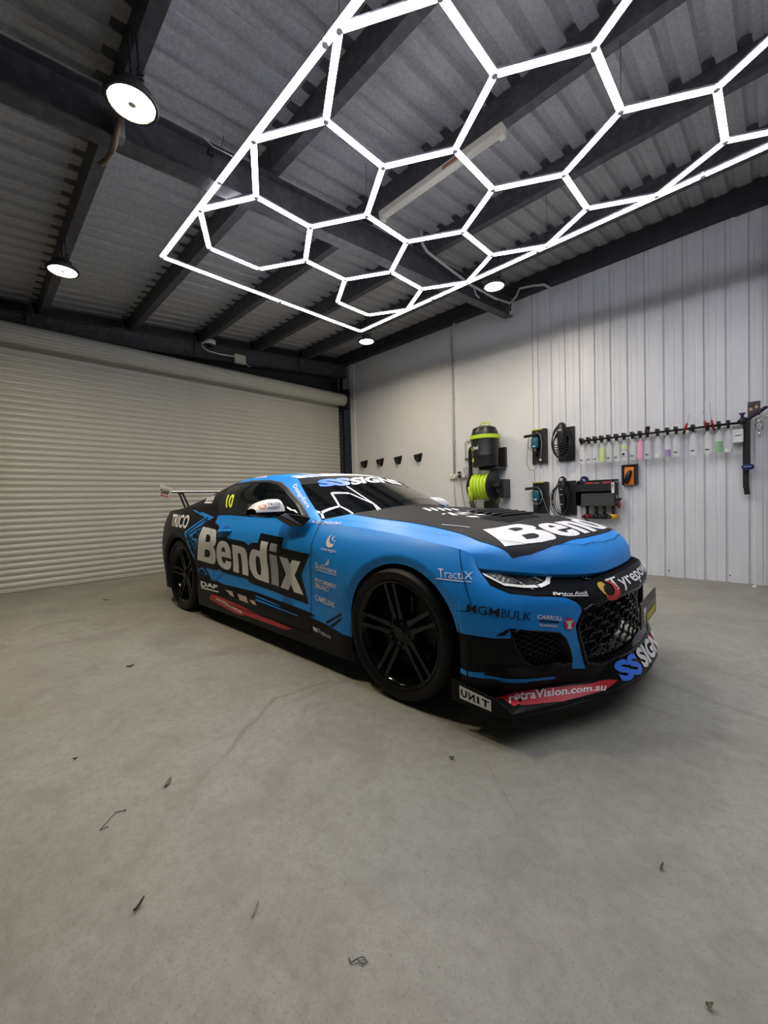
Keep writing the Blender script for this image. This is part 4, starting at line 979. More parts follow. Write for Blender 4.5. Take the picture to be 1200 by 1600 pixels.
# ---- wheels
TYRE = mat('tyre_rubber', (.0045, .0045, .005), rough=.5, spec=.3, bump=(90, .1))
RIMM = mat('gloss_black_rim', (.0025, .0025, .003), rough=.13, spec=.4)
DISCM = mat('brake_disc', (.02, .02, .021), rough=.4, metal=.8)
def wheel(x, sgn, R, rr, y_out, wdt, name='wheel'):
    ax = (0, sgn, 0)
    w_ = link(name, MB().lathe([(rr-.006, 0), (rr, -.004), (rr, -.012), (rr-.012, -.018), (rr-.03, -.06), (rr-.035, -wdt+.02), (rr, -wdt), (rr-.01, -wdt), (rr-.045, -wdt+.02), (rr-.04, -.06), (rr-.020, -.012)], (0, 0, 0), ax, 64, closed=True).mesh('wheel_rim'), RIMM, CAR, True)
    w_.location = (x, sgn*y_out, R)
    b = wdt/2
    MB().lathe([(rr-.002, -.004), (rr+.010, .002), (rr+.022, .010), (rr+.040, .012), (R-.018, .006), (R-.006, -.006), (R, -.022), (R, -wdt+.02), (R-.006, -wdt+.004), (R-.02, -wdt-.008), (rr+.02, -wdt-.010), (rr-.002, -wdt)], (0, 0, 0), ax, 72).build('tyre', TYRE, w_, True, angle=60)
    for k in range(5):
        th = math.radians(28+72*k)
        for s2 in (-1, 1):
            a0 = th+s2*.30; a1 = th+s2*.115
            d0 = Vector((math.cos(a0), 0, math.sin(a0))); d1 = Vector((math.cos(a1), 0, math.sin(a1)))
            p0 = d0*.072; p1 = d1*(rr-.016)
            t = (p1-p0).normalized(); n_ = Vector((0, sgn, 0)); sd = t.cross(n_)
            def sec(p, hw, top, bot): return [p+sd*hw+n_*bot, p+sd*hw*.75+n_*top, p-sd*hw*.75+n_*top, p-sd*hw+n_*bot]
            secs = [sec(p0, .020, -.038, -.075), sec(p0.lerp(p1, .35), .0155, -.028, -.062), sec(p0.lerp(p1, .75), .0135, -.016, -.048), sec(p1, .016, -.010, -.040)]
            v = [q for s_ in secs for q in s_]; f = []
            for i in range(3):
                for j in range(4): f.append((i*4+j, i*4+(j+1) % 4, (i+1)*4+(j+1) % 4, (i+1)*4+j))
            f += [(0, 1, 2, 3), (12, 15, 14, 13)]
            MB().add(v, f).build('spoke', RIMM, w_, bevel=.0025)
    MB().lathe([(0, -.026), (.030, -.026), (.034, -.030), (.060, -.036), (.090, -.050), (.085, -.09), (0, -.09)], (0, 0, 0), ax, 40).build('hub', RIMM, w_, True, angle=40)
    for k in range(5):
        th = math.radians(28+36+72*k); c = Vector((math.cos(th)*.057, sgn*-.040, math.sin(th)*.057))
        MB().lathe([(0, .012), (.008, .012), (.010, 0), (.010, -.02)], c, ax, 10).build('wheel_nut', RIMM, w_)
    MB().lathe([(.07, -.10), (.185, -.10), (.185, -.128), (.07, -.128)], (0, 0, 0), ax, 48, closed=True).build('brake_disc', DISCM, w_)
    MB().box((-.10, min(sgn*-.075, sgn*-.15), .10), (.06, max(sgn*-.075, sgn*-.15), .20)).build('brake_caliper', GLOSSB, w_, bevel=.012)
    MB().lathe([(.0, -.16), (.225, -.16), (.225, -.165), (0, -.165)], (0, 0, 0), ax, 32).build('wheel_blackout_disc', GAPM, w_)  # black disc added behind the spokes to keep the wheel interior dark
    return w_
for sgn in (-1, 1):
    wheel(.025, sgn, .3405, .276, .885, .285)
    wheel(-2.80, sgn, .3455, .276, .900, .305)
# ---- lower grille and side intakes: recessed lattice behind the openings
def fx_at(y, z):
    r = TARGET.ray_cast(Vector((3, y, z)), Vector((-1, 0, 0)))
    return r[0].x if r[0] else .8
def lattice(name, poly, sgns, cw, ch, depth, rad, m):
    us = [p[0] for p in poly]; vs = [p[1] for p in poly]
    for sg in sgns:
        mb = MB(); j = 0; z = min(vs)-ch
        while z < max(vs)+ch:
            u = min(us)-cw+(cw*.5 if j % 2 else 0)
            while u < max(us)+cw:
                h = ch/2
                ring = [(u-cw*.5, z), (u-cw*.28, z+h), (u+cw*.28, z+h), (u+cw*.5, z)]
                for a, b in zip(ring, ring[1:]):
                    m_ = ((a[0]+b[0])/2, (a[1]+b[1])/2)
                    if point_in(poly, *m_):
                        pa = (fx_at(sg*a[0], a[1])-depth, sg*a[0], a[1]); pb = (fx_at(sg*b[0], b[1])-depth, sg*b[0], b[1])
                        mb.tube([pa, pb], rad, 5)
                u += cw
            z += h; j += 1
        if mb.v: MB.build(mb, name, m, CAR, True)
FULLG = LOWER_GRILLE[1:-1]+[(-a, b) for a, b in LOWER_GRILLE[1:-1][::-1]]
lattice('grille_mesh', FULLG, (1,), .135, .062, .045, .006, GLOSSB)
lattice('intake_mesh', INTAKE, (-1, 1), .042, .024, .035, .0028, PLASTB)
def backing(name, poly, sg, depth):
    us = [p[0] for p in poly]; vs = [p[1] for p in poly]; P = []
    for i in range(17):
        u = lerp(min(us)-.02, max(us)+.02, i/16); P.append([(fx_at(sg*u, z)-depth-.05*math.sin(math.pi*i/16), sg*u, z) for z in np.linspace(min(vs)-.03, max(vs)+.03, 5)])
    MB().grid(P).build(name, GAPM, CAR)
backing('grille_backing', FULLG, 1, .12)
for sg in (-1, 1): backing('intake_backing', INTAKE, sg, .07)
def bezel(name, poly, sg, rad, m, depth=0.0):
    pts = []
    for i in range(len(poly)):
        p, q = poly[i], poly[(i+1) % len(poly)]
        for k in range(4):
            u, v = lerp(p[0], q[0], k/4), lerp(p[1], q[1], k/4); pts.append((fx_at(sg*u, v)-depth, sg*u, v))
    # rim with a return running back into the opening
    mb = MB(); n = len(pts); cy = sum(p[1] for p in pts)/n; cz = sum(p[2] for p in pts)/n
    inn = [(p[0]-.05, lerp(p[1], cy, .05), lerp(p[2], cz, .05)) for p in pts]
    f = [(i, (i+1) % n, n+(i+1) % n, n+i) for i in range(n)]; mb.add(pts+inn, f)
    mb.tube(pts, rad, 6, closed=True)
    MB.build(mb, name, m, CAR, True)
bezel('grille_bezel', FULLG, 1, .007, GLOSSB)
for sg in (-1, 1): bezel('intake_bezel', INTAKE, sg, .003, PLASTB)
# horizontal bar of the upper slot grille
for q in (.35, .62):
    MB().tube([slot_pt(-.42+.84*i/20, q, -.02) for i in range(21)], .006, 6).build('upper_grille_bar', PLASTB, CAR, True)
for i in range(9):
    y = -.40+.1*i
    MB().tube([slot_pt(y, .1, -.01), slot_pt(y+.03, .9, -.01)], .004, 5).build('upper_grille_bar', PLASTB, CAR)
# canard ledge over the stripe on the bumper corner
# ---- number plate
def on_plate(u, v, d=0.0):   # u along car's left, v up
    c, s = math.cos(math.radians(4)), math.sin(math.radians(4))
    return (.958+d-.10*v*0, -.045+u*c-v*s, .452+u*s+v*c)
PLB = mat('plate_black', (.012, .013, .012), rough=.3)
mb = MB(); q = [(-.165, -.062), (.165, -.062), (.165, .062), (-.165, .062)]
mb.add([on_plate(u, v, -.004) for u, v in q]+[on_plate(u, v, .004) for u, v in q], [(0, 3, 2, 1), (4, 5, 6, 7), (0, 1, 5, 4), (1, 2, 6, 5), (2, 3, 7, 6), (3, 0, 4, 7)])
plate = MB.build(mb, 'number_plate', PLB, CAR, bevel=.003)
def plate_poly(loop, m, name, d=.0055):
    me = MB().add([on_plate(u, v, d) for u, v in loop], [tuple(range(len(loop)))]).mesh(name); link(name, me, m, plate)
plate_poly([(-.06, -.048), (.135, -.048), (.135, -.014), (-.06, -.014)], mat('plate_yellow', (.55, .50, .05), rough=.5), 'plate_band')
for k in range(4): plate_poly([(-.145+.012*k, .035-.024*k), (-.132+.012*k, .035-.024*k), (-.132+.012*k, .020-.024*k), (-.145+.012*k, .020-.024*k)], YELV2, 'plate_mark')
plate_poly([(-.125, .030), (-.085, .030), (-.07, .018), (-.075, -.005), (-.095, -.012), (-.10, -.052), (-.112, -.052), (-.108, .012), (-.125, .012)], WHITEV, 'plate_mark')
def flat_text(txt, m, parent, name, fn, q, bold=0.0):
    bm = text_bm(txt, bold); quad_map(bm, q)
    for v in bm.verts: v.co = Vector(fn(v.co.x, v.co.y))
    me = bpy.data.meshes.new(name); bm.to_mesh(me); bm.free(); return link(name, me, m, parent)
flat_text('PANORAMA', SILVV, plate, 'plate_lettering', lambda u, v: on_plate(u, v, .0056), [(-.062, .026), (.14, .026), (.14, -.006), (-.062, -.006)], .02)
# Tyre-shop lettering across the nose
bm = text_bm('Tyrepower', .01); quad_map(bm, [(-.325, .622), (.52, .622), (.52, .558), (-.325, .558)]); lay(bm, 'F', 2, 'lettering', WHITEV, CAR, .03)
def chin_pt(y, b, off):
    xo = pc([-.51, -.50, -.38, -.20, 0, .20, .38, .50, .51], [.848, .853, .910, .953, .962, .953, .910, .853, .848])(y)
    lo, hi = -1.52, -.9
    for _ in range(26):
        m_ = (lo+hi)/2
        if body_pt(m_, .268)[1] < abs(y): lo = m_
        else: hi = m_
    xi = body_pt(lo, .268)[0]+.002
    return Vector((lerp(xo, xi, b)+off, y, lerp(.162, .268, b)+off*.8))
def chin_text(txt, m, a0, a1, bold):
    bm = text_bm(txt, bold)
    for ax in (0, 1):
        for k in range(1, 16):
            co = [0, 0, 0]; no = [0, 0, 0]; co[ax] = k/16; no[ax] = 1
            bmesh.ops.bisect_plane(bm, geom=bm.verts[:]+bm.edges[:]+bm.faces[:], dist=1e-6, plane_co=co, plane_no=no)
    for v in bm.verts:
        v.co = chin_pt(lerp(a0, a1, v.co.x)+.03*(1-v.co.y), .06+.84*v.co.y, .004)
    bmesh.ops.recalc_face_normals(bm, faces=bm.faces)
    me = bpy.data.meshes.new('lettering'); bm.to_mesh(me); bm.free(); link('lettering', me, m, CAR)
chin_text('SS', BRBLUE, -.385, -.175, .05); chin_text('SIGNS', WHITEV, -.155, .325, .045)
# ledge over the corner of the bumper
for sg in (-1, 1):
    P = []
    for i in range(13):
        s_ = lerp(-.52, -.86, i/12); k_ = math.sin(math.pi*min(1, (i+.6)/12.6))**.5
        a_ = body_pt(s_, .315); b_ = body_pt(s_, .283); c_ = body_pt(s_, .262)
        P.append([(a_[0]+.001, sg*(a_[1]+.001), .315), (b_[0]+.022*k_, sg*(b_[1]+.012*k_), .288), (c_[0]+.020*k_, sg*(c_[1]+.010*k_), .278), (c_[0], sg*c_[1], .268)])
    MB().grid(P).build('bumper_ledge', BLACKW, CAR, True, angle=35)
# reversed UNIT sign on the splitter fence
flat = lambda u, v: (u, -.9085, v)
me = MB().add([(.418, -.9075, .206), (.570, -.9075, .188), (.570, -.9075, .142), (.418, -.9075, .150)], [(0, 1, 2, 3)]).mesh('fence_sign'); link('fence_sign', me, WHITEV, CAR)
for tx, a, b in (('U', .426, .456), ('N', .494, .464), ('I', .505, .515), ('T', .528, .560)):
    def zz(x, t): return lerp(lerp(.150, .142, (x-.418)/.152), lerp(.206, .188, (x-.418)/.152), t)
    flat_text(tx, BLACKW, CAR, 'lettering', flat, [(a, zz(a, .80)), (b, zz(b, .80)), (b, zz(b, .2)), (a, zz(a, .2))], .03)
# ---- door mirrors
MIRW = mat('mirror_cap_white', (.74, .74, .72), rough=.3)
def mirror(sgn):
    cy = -1.010
    def outline(t):  # half heights at lateral position t (0 outer, 1 inner)
        top = .060*(1-(1-t)**2.6)**.6*(1-.10*t); return top
    def shell(z0, zsgn, depth, hmul):
        P = []
        for i in range(19):
            t = i/18; y = lerp(-1.105, -.885, t); row = []
            h = (outline(min(1, t*1.02+.03))*.93+.004)*hmul
            if t > .93: h *= 1-.35*((t-.93)/.07)
            for j in range(11):
                a = math.pi/2*j/10
                row.append((-.985+.085*math.cos(a)**.7*(.75+.25*math.sin(math.pi*t))-.02*t, sgn*-y if sgn > 0 else y, z0+zsgn*h*math.sin(a)**.9))
            row.append((-1.03, row[-1][1], row[-1][2]-zsgn*.006))
            P.append(row)
        return P
    root = MB().grid(shell(.966, 1, .085, 1.5)).build('door_mirror', MIRW, CAR, True)
    if sgn < 0: MIR.append(root)
    MB().grid(shell(.966, -1, .085, .80)).build('mirror_base', GLOSSB, root, True)
    yy = lambda v: -v*sgn if sgn > 0 else v
    s_ = 1 if sgn < 0 else -1
    MB().add([(-.905, s_*-.90, .955), (-.905, s_*-.95, .940), (-1.0, s_*-.95, .935), (-1.0, s_*-.90, .955),
              (-.70, s_*-.845, .925), (-.72, s_*-.90, .865), (-.86, s_*-.90, .862), (-.84, s_*-.845, .925)],
             [(0, 1, 2, 3), (4, 7, 6, 5), (0, 4, 5, 1), (1, 5, 6, 2), (2, 6, 7, 3), (3, 7, 4, 0)]).build('mirror_arm', GLOSSB, root, bevel=.006)
    MB().add([(-1.032, s_*-1.115, .95), (-1.032, s_*-.90, .94), (-1.032, s_*-.90, 1.035), (-1.032, s_*-1.10, 1.02)], [(0, 1, 2, 3)]).build('mirror_glass', GLASSD, root)
    return root
MIR = []
mirror(-1); mirror(1).location = (-.07, -.02, -.012)
# printing on the right mirror cap
mt = BVHTree.FromPolygons([v.co.copy() for v in MIR[0].data.vertices], [tuple(p.vertices) for p in MIR[0].data.polygons])
def mir_lay(bm, m, name):
    for v in bm.verts:
        r = mt.ray_cast(Vector((2, v.co.x, v.co.y)), Vector((-1, 0, 0)))
        v.co = (r[0] if r[0] else Vector((-.92, v.co.x, v.co.y)))+Vector((.0015, 0, 0))
    me = bpy.data.meshes.new(name); bm.to_mesh(me); bm.free(); link(name, me, m, MIR[0], True)
bm = text_bm('TRUCK', .02); quad_map(bm, [(-1.020, 1.024), (-.915, 1.028), (-.92, 1.008), (-1.026, 1.006)]); mir_lay(bm, NAVYT, 'lettering')
bm = text_bm('ASSIST', .02); quad_map(bm, [(-1.029, 1.001), (-.921, 1.003), (-.926, .985), (-1.036, .984)]); mir_lay(bm, NAVYT, 'lettering')
rg = [(-1.060+.026*math.cos(t), 1.003+.018*math.sin(t)) for t in np.linspace(0, 2*math.pi, 21)[:-1]]
rh = [(-1.060+.015*math.cos(t), 1.003+.009*math.sin(t)) for t in np.linspace(0, 2*math.pi, 21)[:-1]]
mir_lay(loops_bm([rg, rh]), ORGV, 'mirror_logo')
# ---- door handle
hp_ = []
for i in range(9):
    x = lerp(-1.93, -1.71, i/8); r = TARGET.ray_cast(Vector((x, -3, .800)), Vector((0, 1, 0))); hp_.append((r[0].x, r[0].y-.012*math.sin(math.pi*i/8)**.5-.004, .800+.012*i/8))
MB().tube(hp_, [.006]+[.013]*7+[.006], 8).build('door_handle', BLUE, CAR, True)
lay(loops_bm([[(-1.80+.075*math.cos(t), .803+.042*math.sin(t)) for t in np.linspace(0, 2*math.pi, 19)[:-1]]]), 'S', 1, 'pocket_shade', mat('pocket_shade_blue', (.018, .14, .40), rough=.5), CAR)  # flat disc in darker blue, shade of the handle recess painted in
# ---- rear wing
mb = MB(); sec = []
for i in range(20):
    t = 2*math.pi*i/20; sec.append((-3.59-.135*math.cos(t), 1.190+.018*math.sin(t)+.010*math.cos(t)))
mb.prism(sec, 1, -.755, .755); wing = MB.build(mb, 'rear_wing', BLACKW, CAR, True, angle=50)
st = [(-3.59+.137*math.cos(a), 1.182+.020*math.sin(a)) for a in np.linspace(.05, 1.9, 8)]
P = [[(a, y, b) for y in np.linspace(-.752, .752, 9)] for a, b in st]; MB().grid(P).build('wing_stripe', WHITEV, wing, True)
for sgn in (-1, 1):
    ep = MB().prism([(-3.755, 1.279), (-3.385, 1.214), (-3.455, 1.094), (-3.50, 1.088), (-3.757, 1.097)], 1, sgn*.756, sgn*.764).build('end_plate', WHITEV, wing, bevel=.002)
    if sgn < 0:
        fn = lambda u, v: (u, -.7655, v)
        flat_text('DAF', BLACKW, ep, 'lettering', fn, [(-3.72, 1.228), (-3.45, 1.192), (-3.455, 1.145), (-3.72, 1.175)], .05)
        link('end_plate_line', MB().add([(-3.73, -.7655, 1.160), (-3.47, -.7655, 1.130), (-3.475, -.7655, 1.117), (-3.73, -.7655, 1.145)], [(0, 1, 2, 3)]).mesh('end_plate_line'), REDV, ep)
    mb = MB()
    for (p0, p1) in (((-3.68, 1.178), (-3.46, .955)), ((-3.58, 1.178), (-3.34, .960))):
        mb.prism([(p0[0]-.016, p0[1]), (p0[0]+.016, p0[1]), (p1[0]+.016, p1[1]), (p1[0]-.016, p1[1])], 1, sgn*.575, sgn*.587)
    mb.prism([(-3.70, 1.182), (-3.55, 1.182), (-3.55, 1.160), (-3.70, 1.160)], 1, sgn*.575, sgn*.587)
    mb.prism([(-3.49, .985), (-3.32, .985), (-3.30, .950), (-3.49, .950)], 1, sgn*.575, sgn*.587)
    MB.build(mb, 'wing_strut', BLACKW, wing)
# ================================================================== THINGS ON THE LONG WALL
LIME = mat('lime_plastic', (.48, .68, .03), rough=.4)
TEAL = mat('teal_tool_body', (.012, .085, .125), rough=.4)
ORANGE = mat('orange_tool_body', (.72, .20, .02), rough=.45)
REDP = mat('red_plastic', (.38, .015, .02), rough=.45)
DKRED = mat('dark_red_tool', (.20, .012, .02), rough=.45)
YELT = mat('yellow_tool', (.62, .40, .03), rough=.45)
GREYC = mat('grey_cable', (.22, .22, .22), rough=.5)
BOARD = mat('black_mounting_board', (.010, .010, .011), rough=.45)
def wall_thing(name, label, cat, x, z, group=None):
    t = empty(name, (x, WY, z)); tag(t, label, cat, group); return t
def flat_wall_text(txt, m, parent, x0, x1, z0, z1, y, bold=0.0, name='lettering'):
    bm = text_bm(txt, bold)
    for v in bm.verts: v.co = Vector((lerp(x0, x1, v.co.x), y, lerp(z0, z1, v.co.y)))
    me = bpy.data.meshes.new(name); bm.to_mesh(me); bm.free(); return link(name, me, m, parent)
# four small hooks
for i, x in enumerate((-6.275, -5.80, -5.31, -4.81)):
    t = wall_thing('wall_hook', ('black wall hook nearest the room corner, first of four in a row', 'second black wall hook from the room corner, in the row of four', 'third black wall hook from the room corner, in the row of four', 'last black wall hook of the four, nearest the vertical conduit')[i], 'hook', x, 1.80, 'black hooks in a row on the white wall')
    MB().prism([(-.075, .055), (.10, .075), (.085, .0), (.055, -.085), (-.035, -.085), (-.06, -.01)], 1, -.012, -.0005).build('back_plate', BLKP, t, bevel=.003)
    MB().prism([(-.06, .045), (.05, .055), (.035, -.06), (-.025, -.06)], 1, -.085, -.012).build('cradle', BLKP, t, bevel=.012)
# vertical conduit
t = wall_thing('conduit', 'thin grey vertical conduit running up the white wall left of the vacuum', 'pipe', -4.005, 1.45)
MB().tube([(0, -.02, 0), (0, -.02, 2.32)], .016, 10).build('pipe', CONDM, t, True)
MB().tube([(0, -.02, 2.32), (-.02, -.03, 2.40), (.005, -.04, 2.455), (.08, -.06, 2.478), (.12, -.1, 2.475)], .018, 10).build('flexible_bend', CONDM, t, True)
for z in (.55, 1.25, 1.9): MB().box((-.024, -.038, z), (.024, 0, z+.03)).build('saddle', CONDM, t, bevel=.004)
# power outlets
for i, (x, lab) in enumerate(((-4.02, 'cream double power outlet below the vertical conduit'), (-3.83, 'cream double power outlet with plugs, beside the vacuum pipe'))):
    t = wall_thing('power_outlet', lab, 'outlet', x, 1.385, 'power outlets')
    MB().box((-.085, -.035, -.035), (.085, 0, .045)).build('face_plate', CREAMP, t, bevel=.006)
    for dx in (-.04, .04): MB().box((dx-.018, -.04, .012), (dx+.018, -.034, .030)).build('switch', WHITEP, t, bevel=.003)
    if i == 0:
        MB().box((.03, -.075, -.02), (.075, -.036, .02)).build('plug', WHITEP, t, bevel=.006)
    else:
        for dx, m in ((-.045, BLKP), (.045, WHITEP)):
            MB().box((dx-.022, -.08, -.02), (dx+.022, -.036, .022)).build('plug', m, t, bevel=.006)
        MB().lathe([(.0, .03), (.03, .03), (.034, .0), (.0, -.0)], (-.05, -.06, .05), (0, 0, 1), 14).build('plug', BLKP, t, True)
        MB().tube([(.06, -.06, .05), (.05, -.08, .12), (.09, -.07, .14), (.12, -.06, .09), (.09, -.06, .05)], .006, 6).build('lead', GREYC, t)
for i, (x, pts, m) in enumerate(((-3.99, [(0, 0, 0), (.0, .01, -.3), (.03, .01, -.6), (.04, .01, -.75)], GREYC), (-3.86, [(0, 0, 0), (.02, .01, -.25), (.07, .01, -.5), (.12, .01, -.75)], BLKP),
                                  (-3.62, [(0, 0, .05), (.01, 0, -.2), (-.03, 0, -.5), (.0, 0, -.75)], GREYC), (-3.58, [(0, 0, .05), (.03, 0, -.2), (.0, 0, -.35), (.02, 0, -.8)], BLKP), (-3.64, [(.06, 0, -.05), (.0, .0, -.3), (-.08, .0, -.45), (-.04, 0, -.35), (.06, 0, -.5), (.05, 0, -.8)], GREYC))):
    o = MB().tube(pts, .005, 6).build('power_cable', m); o.location = (x, WY-.055, 1.36)
    tag(o, ('pale cable hanging from the cream outlet under the conduit', 'dark cable hanging from the cream outlet, swinging right', 'pale cable hanging below the black vacuum pipe', 'dark cable hanging below the black vacuum pipe', 'looped grey cable by the hose reel')[i], 'cable', 'cables hanging on the wall')
# wire tool caddy behind the vacuum pipe
t = wall_thing('wire_caddy', 'thin wire rack hung on the wall left of the vacuum', 'rack', -3.70, 1.82)
MB().tube([(-.08, -.01, -.14), (-.075, -.02, .13), (-.04, -.02, .145), (-.03, -.02, .12), (.0, -.02, .14), (.03, -.02, .13), (.06, -.02, .15), (.08, -.02, .14)], .006, 6).build('wire', GREYC, t)
MB().tube([(-.08, -.03, -.15), (.13, -.03, -.14)], .018, 10).build('bar', GREYC, t, True)
for dx in (-.03, .03): MB().tube([(dx, -.02, .135), (dx+.01, -.02, .17)], .005, 6).build('prong', GREYC, t)
# wall vacuum
t = wall_thing('wall_vacuum', 'black cylindrical wall vacuum with lime band and handle', 'vacuum', -3.27, 1.49)
VY = -.255
MB().lathe([(0, 0), (.185, 0), (.200, .012), (.203, .16), (.206, .17), (.203, .18), (.212, .44), (.0, .44)], (0, VY, 0), (0, 0, 1), 40).build('canister', BLKP, t, True, angle=35)
MB().lathe([(.205, .42), (.228, .425), (.230, .478), (.215, .482), (0, .482)], (0, VY, 0), (0, 0, 1), 40).build('band', LIME, t, True, angle=35)
MB().lathe([(.205, .480), (.198, .53), (.165, .60), (.10, .625), (0, .63)], (0, VY, 0), (0, 0, 1), 32).build('motor_head', BLKP, t, True, angle=35)
for a in range(6):
    th = math.radians(-90+(a-2.5)*32)
    MB().obox((.175*math.cos(th), VY+.175*math.sin(th), .545), (-math.sin(th), math.cos(th), 0), (math.cos(th), math.sin(th), -.5), (0, 0, 1), .03, .012, .045).build('latch', BOARD, t, bevel=.01)
MB().tube([(-.085, VY, .605), (-.075, VY, .665), (-.03, VY, .685), (.03, VY, .685), (.075, VY, .665), (.085, VY, .605)], .010, 8).build('handle', LIME, t, True)
MB().box((.10, -.06, .0), (.235, -.0, .30)).build('bracket', BLKP, t, bevel=.006)
MB().box((-.09, -.30, -.045), (.22, -.01, -.004)).build('shelf', BLKP, t, bevel=.006)
def on_can(a, z, r=.207): return (r*math.sin(a), VY-r*math.cos(a), z)
def can_text(txt, m, a0, a1, z0, z1, bold=0.0):
    bm = text_bm(txt, bold)
    bmesh.ops.subdivide_edges(bm, edges=[e for e in bm.edges if e.calc_length() > .12], cuts=2)
    for v in bm.verts: v.co = Vector(on_can(lerp(a0, a1, v.co.x), lerp(z0, z1, v.co.y), .2135))
    me = bpy.data.meshes.new('lettering'); bm.to_mesh(me); bm.free(); link('lettering', me, m, t)
can_text('big', LIME, -1.0, -.42, .245, .32, .0); can_text('boi', WHITEP, -.38, .02, .258, .32, .02)
MB().add([Vector(on_can(-1.13+.07*math.cos(k*.7854), .285+.022*math.sin(k*.7854), .2135)) for k in range(8)], [tuple(range(8))]).build('logo_dot', LIME, t)
MB().add([Vector(on_can(-.55+.16*math.cos(k*.5236), .105+.032*math.sin(k*.5236), .2075)) for k in range(12)], [tuple(range(12))]).build('badge', LIME, t)
t2 = wall_thing('vacuum_pipe', 'black elbowed suction pipe beside the wall vacuum', 'pipe', -3.62, 1.24)
MB().tube([(.15, -.16, .585), (.05, -.14, .59), (.015, -.13, .57), (0, -.125, .53), (0, -.12, .10), (.03, -.115, .03), (.05, -.11, 0)], .032, 12).build('tube', BLKP, t2, True)
MB().lathe([(.036, -.03), (.040, -.02), (.040, .03), (.036, .04)], (.03, -.117, .03), (.3, 0, -1), 14).build('cuff', BLKP, t2, True)
MB().box((-.03, -.10, .40), (.03, -.002, .44)).build('clip', BLKP, t2, bevel=.004)
# hose reel
t = wall_thing('hose_reel', 'wall reel of fat lime-green hose with black side frame', 'hose reel', -3.29, 1.19)
RY = -.245
for k in range(5):
    xk = -.165+.058*k; pts = []
    for i in range(28):
        a = 2*math.pi*i/28; pts.append((xk+.045*i/28, RY+.178*math.cos(a), .178*math.sin(a)))
    MB().tube(pts, .0275, 10).build('hose_turn', LIME, t, True)
for xk, r in ((-.215, .20), (.135, .225)):
    MB().lathe([(0, 0), (r, 0), (r+.008, .008), (r, .018), (0, .018)], (xk, RY, 0), (1, 0, 0), 36).build('flange', BLKP, t, True, angle=40)
MB().lathe([(0, -.22), (.12, -.22), (.12, .14), (0, .14)], (0, RY, 0), (1, 0, 0), 24).build('drum', BLKP, t, True, angle=40)
MB().lathe([(0, .15), (.05, .15), (.045, .26), (0, .26)], (0, RY, 0), (1, 0, 0), 18).build('axle', BOARD, t, True, angle=40)
MB().tube([(.20, RY, 0), (.22, RY, -.10), (.26, RY+.05, -.17), (.30, RY+.14, -.16)], .020, 8).build('crank', BOARD, t, True)
MB().box((.245, -.22, -.19), (.30, -.0, .10)).build('side_frame', BLKP, t, bevel=.006)
MB().prism([(-.02, -.24), (.13, -.20), (.36, -.55), (-.04, -.55)], 1, RY-.01, RY+.05).build('stand', BOARD, t, bevel=.006)
MB().box((-.05, RY+.05, -.55), (.33, -.001, -.50)).build('stand_foot', BOARD, t, bevel=.006)
MB().tube([(-.165, RY-.17, .0), (-.168, RY-.16, -.12), (-.165, RY-.13, -.22)], .033, 10).build('hose_tail', LIME, t, True)
MB().tube([(-.165, RY-.13, -.22), (-.155, RY-.10, -.35), (-.14, RY-.08, -.50)], [.034, .036, .030], 10).build('nozzle', BLKP, t, True)
# tool boards
def board(x0, x1, z0, z1, label, kind):
    t = wall_thing('tool_board', label, 'tool holder', (x0+x1)/2, (z0+z1)/2, 'black tool boards on the cladding'); w_ = (x1-x0)/2; h = (z1-z0)/2
    MB().box((-w_, -.030, -h), (w_, -.001, h)).build('backboard', BOARD, t, bevel=.003)
    if kind == 'grinder':
        MB().box((w_-.05, -.075, -h), (w_, -.030, h)).build('side_rail', BOARD, t, bevel=.004)
        MB().box((-w_+.01, -.05, h-.012), (w_-.03, -.01, h+.008)).build('top_clip', mat('dull_yellow', (.42, .36, .05), rough=.5), t, bevel=.002)
    return t, w_, h
def loop(cx, cz, rx, rz, y, n=22, ph=0.0, k=1.0):
    return [(cx+rx*math.cos(ph+2*math.pi*k*i/n), y-.004*math.sin(5*i), cz+rz*math.sin(ph+2*math.pi*k*i/n)) for i in range(n+1)]
